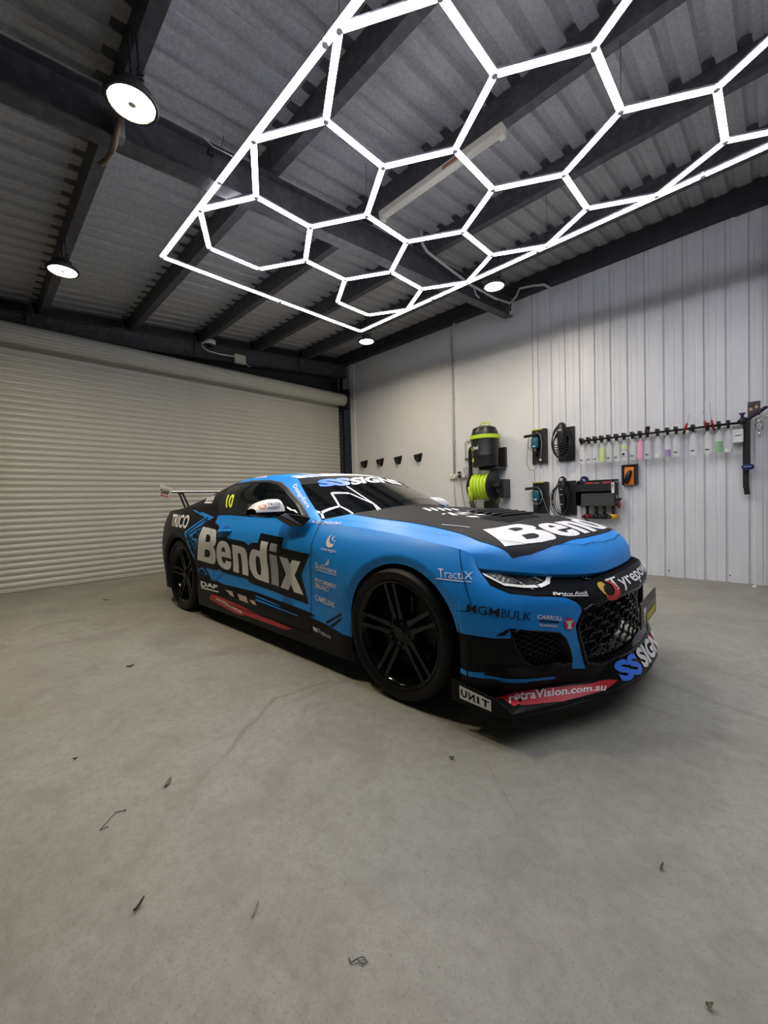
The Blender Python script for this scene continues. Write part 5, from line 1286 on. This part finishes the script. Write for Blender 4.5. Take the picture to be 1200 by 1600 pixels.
for (x0, x1, z0, z1, la, lb) in ((-2.622, -2.398, 1.49, 1.985, 'upper black tool board at the joint of the cladding', 'teal corded polisher with black side handle on the upper tool board'),
                                 (-2.620, -2.388, .763, 1.218, 'lower black tool board at the joint, just above the bonnet', 'teal corded polisher with black side handle on the lower tool board')):
    t, w_, h = board(x0, x1, z0, z1, la, 'grinder'); up = z0 > 1
    g = wall_thing('polisher', lb, 'power tool', (x0+x1)/2, z1-.20, 'corded teal polishers')
    MB().box((-.09, -.125, -.075), (.015, -.045, .085)).build('motor_housing', TEAL, g, bevel=.02, seg=3, smooth=True)
    MB().box((-.055, -.128, -.055), (-.02, -.123, -.04)).build('badge', WHITEP, g)
    MB().tube([(-.19, -.13, .105), (-.16, -.125, .11), (-.07, -.11, .115), (.02, -.10, .125)], [.016, .022, .020, .024], 12).build('side_handle', BLKR, g, True)
    MB().tube([(-.035, -.08, .07), (-.03, -.08, .14)], .035, 14).build('gear_head', BLKP, g, True)
    MB().tube([(-.04, -.085, -.07), (-.035, -.08, -.18)], [.035, .024], 12).build('grip', BLKP, g, True)
    if up:
        MB().tube([(-.01, -.10, .16), (.05, -.11, .10), (.07, -.11, -.02), (.055, -.11, -.14), (.045, -.10, -.24)], .006, 7).build('cord', GREYC, g, True)
        MB().tube([(-.12, -.12, .10), (-.135, -.12, -.02), (-.10, -.12, -.10), (-.06, -.12, -.09)], .005, 7).build('cord', GREYC, g, True)
        MB().tube([(-.13, -.10, .06), (-.16, -.09, -.15), (-.175, -.08, -.28), (-.14, -.07, -.37), (-.08, -.06, -.39), (-.04, -.06, -.36), (-.035, -.05, -.29)], .005, 7).build('cord', GREYC, g, True)
        MB().box((.03, -.115, -.26), (.06, -.09, -.235)).build('plug', WHITEP, g, bevel=.004)
    else:
        MB().tube(loop(-.02, .0, .085, .12, -.125, ph=2.2, k=.9), .005, 7).build('cord', GREYC, g, True)
        MB().tube([(.03, -.12, .08), (.07, -.11, -.05), (.11, -.08, -.20), (.15, -.07, -.29)], .005, 7).build('cord', GREYC, g, True)
t, w_, h = board(-2.24, -2.022, 1.495, 1.965, 'black tool board with coiled black machine, under the roof lamp', 'coil')
g = wall_thing('polisher', 'black rotary polisher wound in its thick black cord, on the upper board', 'power tool', -2.16, 1.80, 'black corded polishers')
MB().tube([(0, -.10, -.20), (0, -.11, -.05), (0, -.11, .10), (0, -.11, .19), (0, -.10, .215)], [.045, .058, .062, .055, .03], 16).build('motor_housing', BLKP, g, True)
MB().box((-.025, -.176, .10), (.02, -.168, .13)).build('badge', SILVV, g, bevel=.003)
for k in range(6):
    MB().tube(loop(-.01+.006*k, -.04-.012*k, .115+.006*(k % 3), .235-.014*k, -.13-.008*(k % 3), ph=k), .007, 6).build('cord', BLKR, g, True)
for k in range(4): MB().tube([(-.09, -.15, -.08-.035*k), (.0, -.17, -.095-.035*k), (.10, -.15, -.075-.035*k)], .007, 6).build('cord', BLKR, g, True)
t, w_, h = board(-2.22, -2.012, .741, 1.217, 'black tool board behind the bonnet beside the drill shelf', 'coil')
g = wall_thing('polisher', 'black long-bodied polisher with silver nose wound in cord, on the lower board', 'power tool', -2.16, 1.04, 'black corded polishers')
MB().tube([(0, -.10, -.25), (0, -.10, -.12), (0, -.11, .05), (0, -.11, .17), (0, -.11, .215), (0, -.10, .235)], [.026, .040, .055, .060, .045, .02], 16).build('motor_housing', BLKP, g, True)
MB().tube([(0, -.14, .175), (0, -.145, .215)], [.035, .02], 12).build('nose_cap', SILVV, g, True)
for z, hw in ((.13, .03), (.055, .014), (-.02, .016), (-.15, .012)): MB().box((-hw, -.172+abs(z)*.06, z), (hw, -.160+abs(z)*.06, z+.012)).build('badge', SILVV, g)
for k in range(4):
    MB().tube(loop(-.005-.012*k, -.06-.015*k, .10+.008*k, .20+.006*(k % 2), -.12-.01*k, ph=1+k), .006, 6).build('cord', BLKR, g, True)
MB().tube([(-.06, -.12, .15), (-.14, -.11, .0), (-.15, -.11, -.12), (-.10, -.10, -.24), (.02, -.10, -.31), (.12, -.09, -.28)], .006, 7).build('cord', BLKR, g, True)
# drill shelf
t = wall_thing('tool_shelf', 'black sheet-metal drill shelf with tray beside the tool boards', 'shelf', -1.73, 1.03)
MB().box((-.25, -.012, -.17), (.235, -.001, .18)).build('back_panel', BOARD, t, bevel=.002)
MB().box((-.25, -.17, .03), (.235, -.012, .045)).build('tray', BOARD, t, bevel=.002)
MB().box((-.25, -.17, .045), (.235, -.162, .125)).build('tray_front', BOARD, t, bevel=.002)
MB().box((-.17, -.165, -.16), (.235, -.15, .0)).build('tool_rail', mat('smoked_panel', (.05, .05, .052), rough=.4), t, bevel=.002)
for sx in (-.25, .225): MB().prism([(-.012, .18), (-.05, .18), (-.17, .12), (-.17, -.16), (-.012, -.16)], 0, sx, sx+.01).build('end_panel', BOARD, t)
o = link('price_sign', MB().box((.20, -.178, .0), (.232, -.171, .13)).mesh('sign'), WHITEP, t)
flat_wall_text('P', BLKP, o, .207, .225, .05, .115, -.1785, .02)
for i, (x, lab) in enumerate(((-1.80, 'long red screwdriver lying in the tray of the drill shelf, left one'), (-1.58, 'long red screwdriver lying in the tray of the drill shelf, right one'))):
    o = wall_thing('screwdriver', lab, 'screwdriver', x, 1.165, 'red screwdrivers in the tray')
    MB().tube([(-.07, -.13, 0), (-.05, -.13, 0), (.03, -.13, 0), (.05, -.13, 0)], [.008, .014, .014, .008], 10).build('handle', REDP, o, True)
    MB().tube([(.05, -.13, 0), (.11, -.13, .002)], .004, 6).build('shaft', SILVV, o)
o = wall_thing('tape_measure', 'round dark blue tape measure on top of the drill shelf', 'tape measure', -1.87, 1.225)
MB().lathe([(0, -.02), (.045, -.02), (.052, -.014), (.052, .014), (.045, .02), (0, .02)], (0, -.12, -.012), (0, 1, 0), 24).build('case', mat('navy_plastic', (.01, .016, .05), rough=.35), o, True, angle=40)
for k in range(2): MB().obox((-.012+.02*k, -.1415, -.012), (1, 0, .6), (0, 1, 0), (-.6, 0, 1), .004, .001, .022).build('stripe', SILVV, o)
DR = (('cordless drill with dark red head, leftmost under the drill shelf', DKRED, BLKP), ('cordless drill with grey chuck, second under the drill shelf', BLKP, YELT), ('cordless drill with dark chuck, third under the drill shelf', BLKP, YELT), ('yellow cordless drill, rightmost under the drill shelf', YELT, YELT))
for i, (lab, m, m2) in enumerate(DR):
    x = (-1.845, -1.735, -1.64, -1.535)[i]
    d = wall_thing('cordless_drill', lab, 'drill', x, .78, 'cordless drills hanging under the shelf')
    MB().tube([(0, -.10, .085), (.002, -.10, .02), (0, -.095, -.03)], [.022, .019, .024], 12).build('grip', BLKR, d, True)
    MB().tube([(.035, -.04, -.055), (.01, -.09, -.055), (-.02, -.16, -.052)], [.03, .036, .030], 14).build('motor_body', m, d, True)
    MB().tube([(-.02, -.16, -.052), (-.032, -.195, -.052)], [.024, .014], 12).build('chuck', STEELD, d, True)
    MB().box((-.04, -.14, .085), (.04, -.06, .112)).build('battery', m2, d, bevel=.006)
o = wall_thing('clamp', 'dark red spring clamp hanging at the right end of the drill shelf', 'clamp', -1.46, .90)
MB().tube([(0, -.12, .04), (.005, -.12, -.02), (-.005, -.12, -.06)], [.014, .016, .014], 8).build('grip', DKRED, o, True)
MB().box((-.05, -.15, .04), (.03, -.10, .065)).build('jaw', BLKP, o, bevel=.004)
MB().box((-.08, -.13, .045), (-.02, -.11, .10)).build('spindle', SILVV, o, bevel=.004)
o = wall_thing('polishing_pad', 'black round foam pad on the wall just above the far bonnet edge', 'polishing pad', -1.885, .625)
MB().lathe([(0, -.02), (.05, -.02), (.062, -.01), (.062, .015), (.05, .03), (0, .03)], (0, -.05, 0), (0, -1, 0), 24).build('foam', BLKR, o, True, angle=40)
MB().lathe([(0, .03), (.035, .03), (.030, .05), (0, .05)], (0, -.05, 0), (0, -1, 0), 20).build('backing', BLKP, o, True, angle=40)
# orange tool in frame
t = wall_thing('tool_holder', 'small black open-front tool frame under the bottle rail', 'tool holder', -1.355, 1.253)
MB().box((-.085, -.012, -.128), (.085, -.001, .128)).build('back', BOARD, t)
for a, b in (((-.085, -.075, -.128), (-.068, -.012, .128)), ((.062, -.075, -.128), (.085, -.012, .128)), ((-.085, -.075, .112), (.085, -.012, .128))): MB().box(a, b).build('rail', BOARD, t, bevel=.003)
o = wall_thing('compact_sander', 'orange and black compact tool sitting in the small black frame', 'power tool', -1.36, 1.25)
MB().box((-.058, -.062, -.125), (.055, -.016, .105)).build('body', ORANGE, o, bevel=.014, seg=3, smooth=True)
MB().tube([(-.03, -.066, -.10), (-.01, -.07, -.02), (.008, -.07, .03), (.022, -.066, .055)], [.028, .034, .030, .014], 12).build('grip', BLKP, o, True)
MB().box((-.05, -.066, -.055), (-.025, -.062, -.02)).build('label_plate', WHITEP, o)
# rail with clips, spray bottles and tools
t = wall_thing('bottle_rail', 'long thin black rail fixed along the cladding with black clips', 'rail', -1.12, 1.74)
MB().tube([(-.83, -.055, 0), (.83, -.055, .003)], .013, 10).build('bar', BLKP, t, True)
for dx in (-.78, -.2, .38): MB().box((dx-.012, -.055, -.02), (dx+.012, 0, .02)).build('standoff', BLKP, t, bevel=.003)
CLEAR = mat('clear_bottle_plastic', (.86, .88, .88), rough=.12, alpha=.28)
LIQ = {'lime': mat('lime_liquid', (.55, .68, .05), rough=.3), 'pink': mat('pink_liquid', (.78, .22, .42), rough=.35), 'purple': mat('purple_liquid', (.20, .05, .40), rough=.35), 'green': mat('green_liquid', (.03, .33, .03), rough=.35), 'white': mat('milky_liquid', (.68, .69, .66), rough=.4)}
def bottle_mesh(wd, hgt):
    n = 16; prof = [(wd*.50, 0), (wd*.52, .01), (wd*.52, hgt*.66), (wd*.42, hgt*.80), (wd*.17, hgt*.90), (wd*.16, hgt)]
    mb = MB(); mb.lathe(prof, (0, 0, -hgt), (0, 0, 1), n)
    mb.add([(wd*.50*math.cos(2*math.pi*k/n), wd*.50*math.sin(2*math.pi*k/n), -hgt) for k in range(n)], [tuple(range(n))])
    mb.v = [(x, y*.62, z) for x, y, z in mb.v]
    return mb.mesh('bottle_body')
bmesh_a = bottle_mesh(.068, .27); bmesh_a.materials.append(CLEAR)
def trig_mesh():
    mb = MB(); mb.box((-.013, -.02, -.045), (.013, .02, .0)); mb.box((-.016, -.075, .0), (.016, .035, .034)); mb.obox((0, -.06, -.02), (1, 0, 0), (0, 1, .5), (0, -.5, 1), .007, .006, .03); return mb.mesh('trigger_head')
trm = trig_mesh(); trm.materials.append(BLKP)
BT = ((-1.895, None, 'clear spray bottle, first on the rail beside the black tool boards'), (-1.807, None, 'clear spray bottle, second on the rail from the tool boards'), (-1.728, None, 'clear spray bottle just left of the lime one on the rail'), (-1.651, 'lime', 'spray bottle of lime-yellow liquid on the rail'),
      (-1.568, None, 'clear spray bottle just right of the lime one on the rail'), (-1.48, None, 'clear spray bottle midway between lime and half-filled bottles'), (-1.394, 'lime2', 'clear spray bottle with a lime label above a dark sticker'), (-1.302, None, 'clear spray bottle just left of the pink one on the rail'),
      (-1.22, 'pink', 'spray bottle of pink liquid on the rail'), (-1.146, 'tall', 'clear bottle with the tall black pump head right of the pink one'), (-1.041, 'white', 'spray bottle with milky liquid left of the purple one'), (-.945, 'purple', 'spray bottle with purple liquid at its base'),
      (-.862, None, 'clear spray bottle just right of the purple one'), (-.704, None, 'clear spray bottle between the red screwdrivers on the rail'), (-.575, None, 'clear spray bottle just left of the green one'), (-.479, 'green', 'spray bottle with green liquid on the rail'), (-.40, 'white', 'spray bottle with milky base, last on the rail beside the white box'))
for x, c, lab in BT:
    b = empty('spray_bottle', (x, WY-.115, 1.735)); tag(b, lab, 'bottle', 'spray bottles hung on the rail')
    o = link('bottle_body', bmesh_a, None, b, True); o.location = (0, 0, -.035)
    o = link('trigger_head', trm, None, b); o.location = (0, 0, 0)
    if c == 'tall': MB().tube([(0, 0, 0), (0, 0, .05), (0, 0, .055), (0, 0, .085)], [.022, .022, .028, .022], 12).build('pump_head', BLKP, b, True)
    def fill(m, z0, z1):
        mb = MB().lathe([(0, z0), (.031, z0), (.031, z1), (0, z1)], (0, 0, 0), (0, 0, 1), 16); mb.v = [(p, q*.60, r) for p, q, r in mb.v]; MB.build(mb, 'liquid', m, b, True, angle=40)
    if c == 'lime': fill(LIQ['lime'], -.30, -.12)
    elif c == 'lime2':
        fill(LIQ['lime'], -.16, -.12); MB().box((-.025, -.036, -.245), (.025, -.031, -.195)).build('sticker', WHITEP, b); MB().box((-.018, -.038, -.24), (.010, -.0355, -.21)).build('sticker', BLKP, b)
    elif c == 'pink': fill(LIQ['pink'], -.30, -.085)
    elif c == 'purple': fill(LIQ['purple'], -.295, -.215)
    elif c == 'green': fill(LIQ['green'], -.30, -.175)
    elif c == 'white': fill(LIQ['white'], -.30, -.262)
    else:
        MB().box((-.02, -.034, -.262), (.012, -.029, -.25)).build('sticker', BLKP, b)
for i, (x, tz, lab) in enumerate(((-.765, .10, 'red and black screwdriver clipped on the rail, left of three'), (-.605, .12, 'red and black screwdriver clipped on the rail, middle of three'), (-.545, .20, 'tallest red screwdriver clipped upright on the rail'))):
    o = wall_thing('screwdriver', lab, 'screwdriver', x, 1.745, 'screwdrivers clipped on the rail')
    lean = (.03, -.02, -.02)[i]
    MB().tube([(-lean*1.2, -.085, -.06), (-lean*.8, -.085, -.03)], [.010, .013], 8).build('grip_end', BLKP if i < 2 else REDP, o, True)
    MB().tube([(-lean*.8, -.085, -.03), (0, -.085, .05), (.001, -.085, .06)], [.013, .013, .006], 8).build('handle', REDP, o, True)
    MB().tube([(0, -.085, .06), (lean*.8, -.085, .06+tz)], .0035, 6).build('shaft', SILVV, o)
o = wall_thing('white_box', 'small white plastic box hanging at the right end of the rail', 'box', -.325, 1.600)
MB().box((-.048, -.105, -.072), (.046, -.05, .072)).build('case', WHITEP, o, bevel=.01, seg=3)
MB().box((-.02, -.107, .0), (.03, -.1045, .008)).build('print_line', BLKP, o)
o = wall_thing('hanging_strap', 'black webbing strap hanging from the end of the rail', 'strap', -.255, 1.40)
MB().add([], [])
mbs = MB(); mbs.box((-.032, -.075, -.36), (.018, -.060, .36)); mbs.box((-.012, -.095, -.10), (.030, -.082, .36)); MB.build(mbs, 'webbing', BLKR, o, bevel=.004)
MB().obox((.0, -.07, -.385), (1, 0, .1), (0, 1, 0), (-.1, 0, 1), .024, .014, .045).build('buckle', BLKP, o, bevel=.006)
MB().tube([(0, -.07, .34), (.03, -.08, .39), (.10, -.10, .43), (.16, -.11, .47)], [.018, .024, .022, .016], 8).build('gathered_strap', mat('plum_webbing', (.03, .015, .035), rough=.7), o, True)
MB().tube([(-.06, -.07, .34), (-.03, -.075, .36), (.0, -.075, .36)], [.03, .034, .03], 10).build('hook_head', BLKP, o, True)
MB().lathe([(.018, 0), (.012, .04), (.03, .07), (.0, .07)], (-.035, -.075, .37), (0, 0, 1), 12).build('knob', mat('purple_knob', (.03, .012, .06), rough=.4), o, True)
o = wall_thing('tape_measure', 'oval blue tape measure clipped on the black strap', 'tape measure', -.245, 1.262)
mbt = MB().lathe([(0, -.022), (.035, -.022), (.046, -.012), (.046, .012), (.038, .022), (0, .022)], (0, -.115, 0), (0, 1, 0), 24); mbt.v = [(x*1.12, y, z*.78) for x, y, z in mbt.v]
MB.build(mbt, 'case', mat('blue_case', (.012, .03, .10), rough=.3), o, True, angle=40)
MB().box((-.03, -.139, .0), (.03, -.1375, .008)).build('print_line', SILVV, o)
o = wall_thing('spanner_ring', 'bunch of chrome hooks and keys at the right end of the rail', 'keys', -.165, 1.70)
CHR = mat('chrome', (.65, .63, .58), rough=.2, metal=1.0)
for pts in ([(-.03, -.07, -.01), (.0, -.08, .04), (.06, -.09, .07), (.12, -.09, .09)], [(-.01, -.07, -.06), (-.02, -.07, .0), (.02, -.08, .03), (.035, -.07, -.03), (.02, -.07, -.07)], [(.0, -.07, -.05), (.01, -.07, -.11), (.015, -.07, -.13)]):
    MB().tube(pts, .006, 6).build('key', CHR, o, True)
# little photograph
t = wall_thing('photo_print', 'small dark photograph stuck on the cladding above the strap', 'photograph', -.20, 1.885)
MB().box((-.05, -.004, -.075), (.05, -.0008, .072)).build('print', mat('photo_dark', (.035, .025, .028), rough=.35, noise=(24, (.15, .10, .09), .5, .7)), t)
for dx, dz in ((-.025, -.005), (.020, .012)): MB().add([(dx+.014*math.cos(k*.7854), -.0046, dz+.018*math.sin(k*.7854)) for k in range(8)], [tuple(range(8))]).build('print_patch', mat('photo_warm', (.55, .33, .20), rough=.35), t)
MB().add([(.008, -.0046, -.055), (.045, -.0046, -.052), (.045, -.0046, -.045), (.008, -.0046, -.047)], [(0, 1, 2, 3)]).build('print_patch', WHITEP, t)
# ================================================================== CEILING BITS AND FLOOR LITTER
t = empty('security_camera', (-6.61, 2.84, 3.655)); tag(t, 'white dome security camera under the purlin above the roller door', 'camera')
MB().lathe([(0, .035), (.075, .035), (.085, .02), (.085, -.01), (.06, -.03)], (0, 0, 0), (0, 0, 1), 24).build('base', WHITEP, t, True, angle=40)
MB().lathe([(.06, -.028), (.05, -.055), (.03, -.072), (0, -.078)], (0, 0, 0), (0, 0, 1), 24).build('dome', GLASSD, t, True)
MB().tube([(0, -.07, .0), (0, -.13, -.04), (0, -.12, -.10), (.0, -.05, -.14), (.0, .15, -.15), (.0, .42, -.13)], .010, 8).build('cable', WHITEP, t, True)
t = empty('junction_box', (-6.655, 3.375, 3.525)); tag(t, 'square cream junction box on the beam above the roller door', 'junction box')
MB().box((-.065, -.10, -.075), (.0, .10, .075)).build('box', CREAMP, t, bevel=.006)
MB().tube([(-.03, .10, -.04), (-.03, .16, -.08), (-.04, .2, -.08)], .008, 6).build('cable', WHITEP, t)
t = empty('fluorescent_batten', (-1.97, 2.70, 3.55)); tag(t, 'unlit cream fluorescent batten fixed along a purlin above the honeycomb', 'ceiling light')
MB().box((-.60, -.035, .0), (.60, .035, .055)).build('body', CREAMP, t, bevel=.006)
for x in (-.60, .56): MB().box((x, -.028, -.03), (x+.04, .028, .0)).build('lamp_holder', CREAMP, t, bevel=.004)
MB().box((.10, -.036, .01), (.24, -.0352, .04)).build('sticker', mat('brown_tape', (.32, .16, .10), rough=.6), t)
MB().box((-.05, -.03, .055), (.05, .03, .12)).build('fixing', STEEL, t)
t = empty('ceiling_conduit', (-2.80, 4.2, 3.7)); tag(t, 'grey conduit bending along the rafter to the long wall', 'pipe')
L3 = lambda P: [(x+2.80, y-4.2, z-3.7) for x, y, z in P]
MB().tube(L3([(-2.80, 3.56, 3.98), (-2.79, 3.57, 3.80), (-2.80, 3.66, 3.76), (-2.80, 3.93, 3.745), (-2.80, 4.54, 3.71), (-2.80, 5.2, 3.75), (-2.78, 5.55, 3.80), (-2.75, 5.68, 3.92), (-2.70, 5.70, 4.03), (-2.53, 5.70, 4.0), (-2.34, 5.70, 3.945), (-2.25, 5.72, 3.86), (-2.22, 5.76, 3.80)]), .016, 10).build('pipe', CONDM, t, True)
MB().tube(L3([(-2.80, 5.2, 3.75), (-2.79, 5.45, 3.72), (-2.80, 5.60, 3.72), (-2.82, 5.66, 3.86)]), .010, 8).build('cable', BLKP, t, True)
MB().tube(L3([(-2.80, 4.62, 3.70), (-2.79, 4.66, 3.62), (-2.78, 4.72, 3.60)]), .008, 6).build('cable', CONDM, t, True)
t = empty('rafter_clamp', (-2.84, .72, 3.24)); tag(t, 'rusty bent bracket clamped to the rafter below the nearest round lamp', 'bracket')
RUST = mat('rusty_metal', (.16, .11, .08), rough=.7)
MB().box((-.03, -.022, -.02), (.045, .022, .16)).build('strap', CONDD, t, bevel=.003)
MB().tube([(.04, .0, .10), (.05, -.02, .0), (.02, -.03, -.06), (-.02, -.04, -.10)], .016, 8).build('arm', RUST, t, True)
MB().tube([(-.02, -.04, -.10), (-.10, -.05, -.10), (-.2, -.06, -.07)], .014, 8).build('arm', RUST, t, True)
t = empty('cable_clip', (-2.80, 1.26, 3.44)); tag(t, 'small black cable grip with a loop of wire beside the honeycomb edge', 'cable')
MB().box((-.02, -.02, -.015), (.02, .02, .02)).build('grip', BLKP, t, bevel=.005)
MB().tube([(0, 0, -.01), (.0, .0, -.10), (-.01, -.02, -.22)], .002, 5).build('wire', STEELD, t)
MB().tube([(0, 0, .01), (.02, .03, .05), (.05, .05, .02), (.08, .06, .10)], .002, 5).build('wire', STEELD, t)

LEAFB = mat('dry_leaf', (.10, .085, .05), rough=.8); LEAFD = mat('dark_leaf', (.03, .026, .022), rough=.8); STICK = mat('dry_stick', (.34, .27, .19), rough=.8); OLIVE = mat('olive_scrap', (.16, .14, .09), rough=.8); GREYP = mat('grey_fluff', (.17, .17, .16), rough=.9)
def leaf(x, y, L, wd, ang, m, label, name='dry_leaf', curl=.012):
    L *= .62; wd *= .62; curl *= .5; t = []
    for i in range(9):
        a = i/8; hw = wd*math.sin(math.pi*min(.98, .06+a*.92))**.8
        t.append([(lerp(-L/2, L/2, a), s_*hw, .002+curl*(a-.4)**2*4+.004*abs(s_)) for s_ in (-1, 0, 1)])
    mb = MB().grid(t); mb.grid([[(p, q, r+.0012) for p, q, r in row] for row in t])
    o = MB.build(mb, name, m, None, True); o.location = (x, y, 0); o.rotation_euler = (0, 0, ang); tag(o, label, 'leaf' if name == 'dry_leaf' else 'litter', 'litter on the floor'); return o
leaf(-1.61, .47, .070, .013, 2.3, OLIVE, 'folded olive-brown scrap lying on the floor beside the crack', 'paper_scrap', .008)
leaf(-.92, 1.28, .030, .010, .3, LEAFB, 'small round brown leaf on the floor in front of the front wheel')
leaf(-.94, .46, .065, .0025, 2.25, STICK, 'pale thin stick lying on the floor in the foreground', 'dry_stick', .0)
leaf(-1.17, .262, .055, .006, 2.1, LEAFD, 'narrow dark leaf on the floor at lower left')
leaf(-2.98, .68, .075, .013, 1.0, LEAFD, 'curled dark leaf on the floor left of the car')
leaf(-5.35, 1.02, .12, .008, .6, LEAFD, 'long dark leaf sliver near the foot of the roller door')
leaf(-.23, 1.27, .030, .006, 1.4, OLIVE, 'small olive flake on the floor at lower right')
leaf(-.10, .98, .020, .008, .4, OLIVE, 'tiny olive flake near the bottom right corner of the floor')
leaf(-2.05, .26, .030, .004, .8, LEAFD, 'tiny dark leaf on the floor above the bent wire')
leaf(-1.30, 5.0, .10, .012, .2, OLIVE, 'flat scrap on the floor in front of the white cladding', 'paper_scrap', .004)
o = MB().lathe([(0, .03), (.012, .02), (.028, 0), (0, 0)], (0, 0, 0), (0, 0, 1), 10).build('plastic_cap', WHITEP, None, True); o.location = (-.19, 5.70, .0); tag(o, 'tiny white plastic cap on the floor at the foot of the cladding', 'cap')
pts = [(.0, .0, .002), (.045, .0, .002), (.05, -.01, .002)]
o = MB().tube([(-.055, -.005, .002), (-.025, -.03, .002)], .0012, 5).tube([(-.055, -.005, .002), (.06, .02, .002)], .0012, 5).tube([(.06, .02, .002), (.09, -.02, .002), (.07, -.025, .002)], .0012, 5).build('bent_wire', LEAFD); o.location = (-1.56, .275, 0); o.rotation_euler = (0, 0, 2.1); o.scale = (.62, .62, 1); tag(o, 'thin bent wire lying on the floor at left', 'wire')
t = []
o = MB().tube([(-.03, .01, .004), (-.02, -.008, .006), (0, .002, .010), (.02, .012, .006), (.035, .0, .004), (.02, -.010, .006), (.0, .0, .009)], .0022, 6).build('curled_fluff', GREYP, None, True); o.location = (-.67, .56, 0); o.rotation_euler = (0, 0, .7); o.scale = (.65, .65, .65); tag(o, 'curl of grey fluff on the floor in the foreground', 'litter', 'litter on the floor')
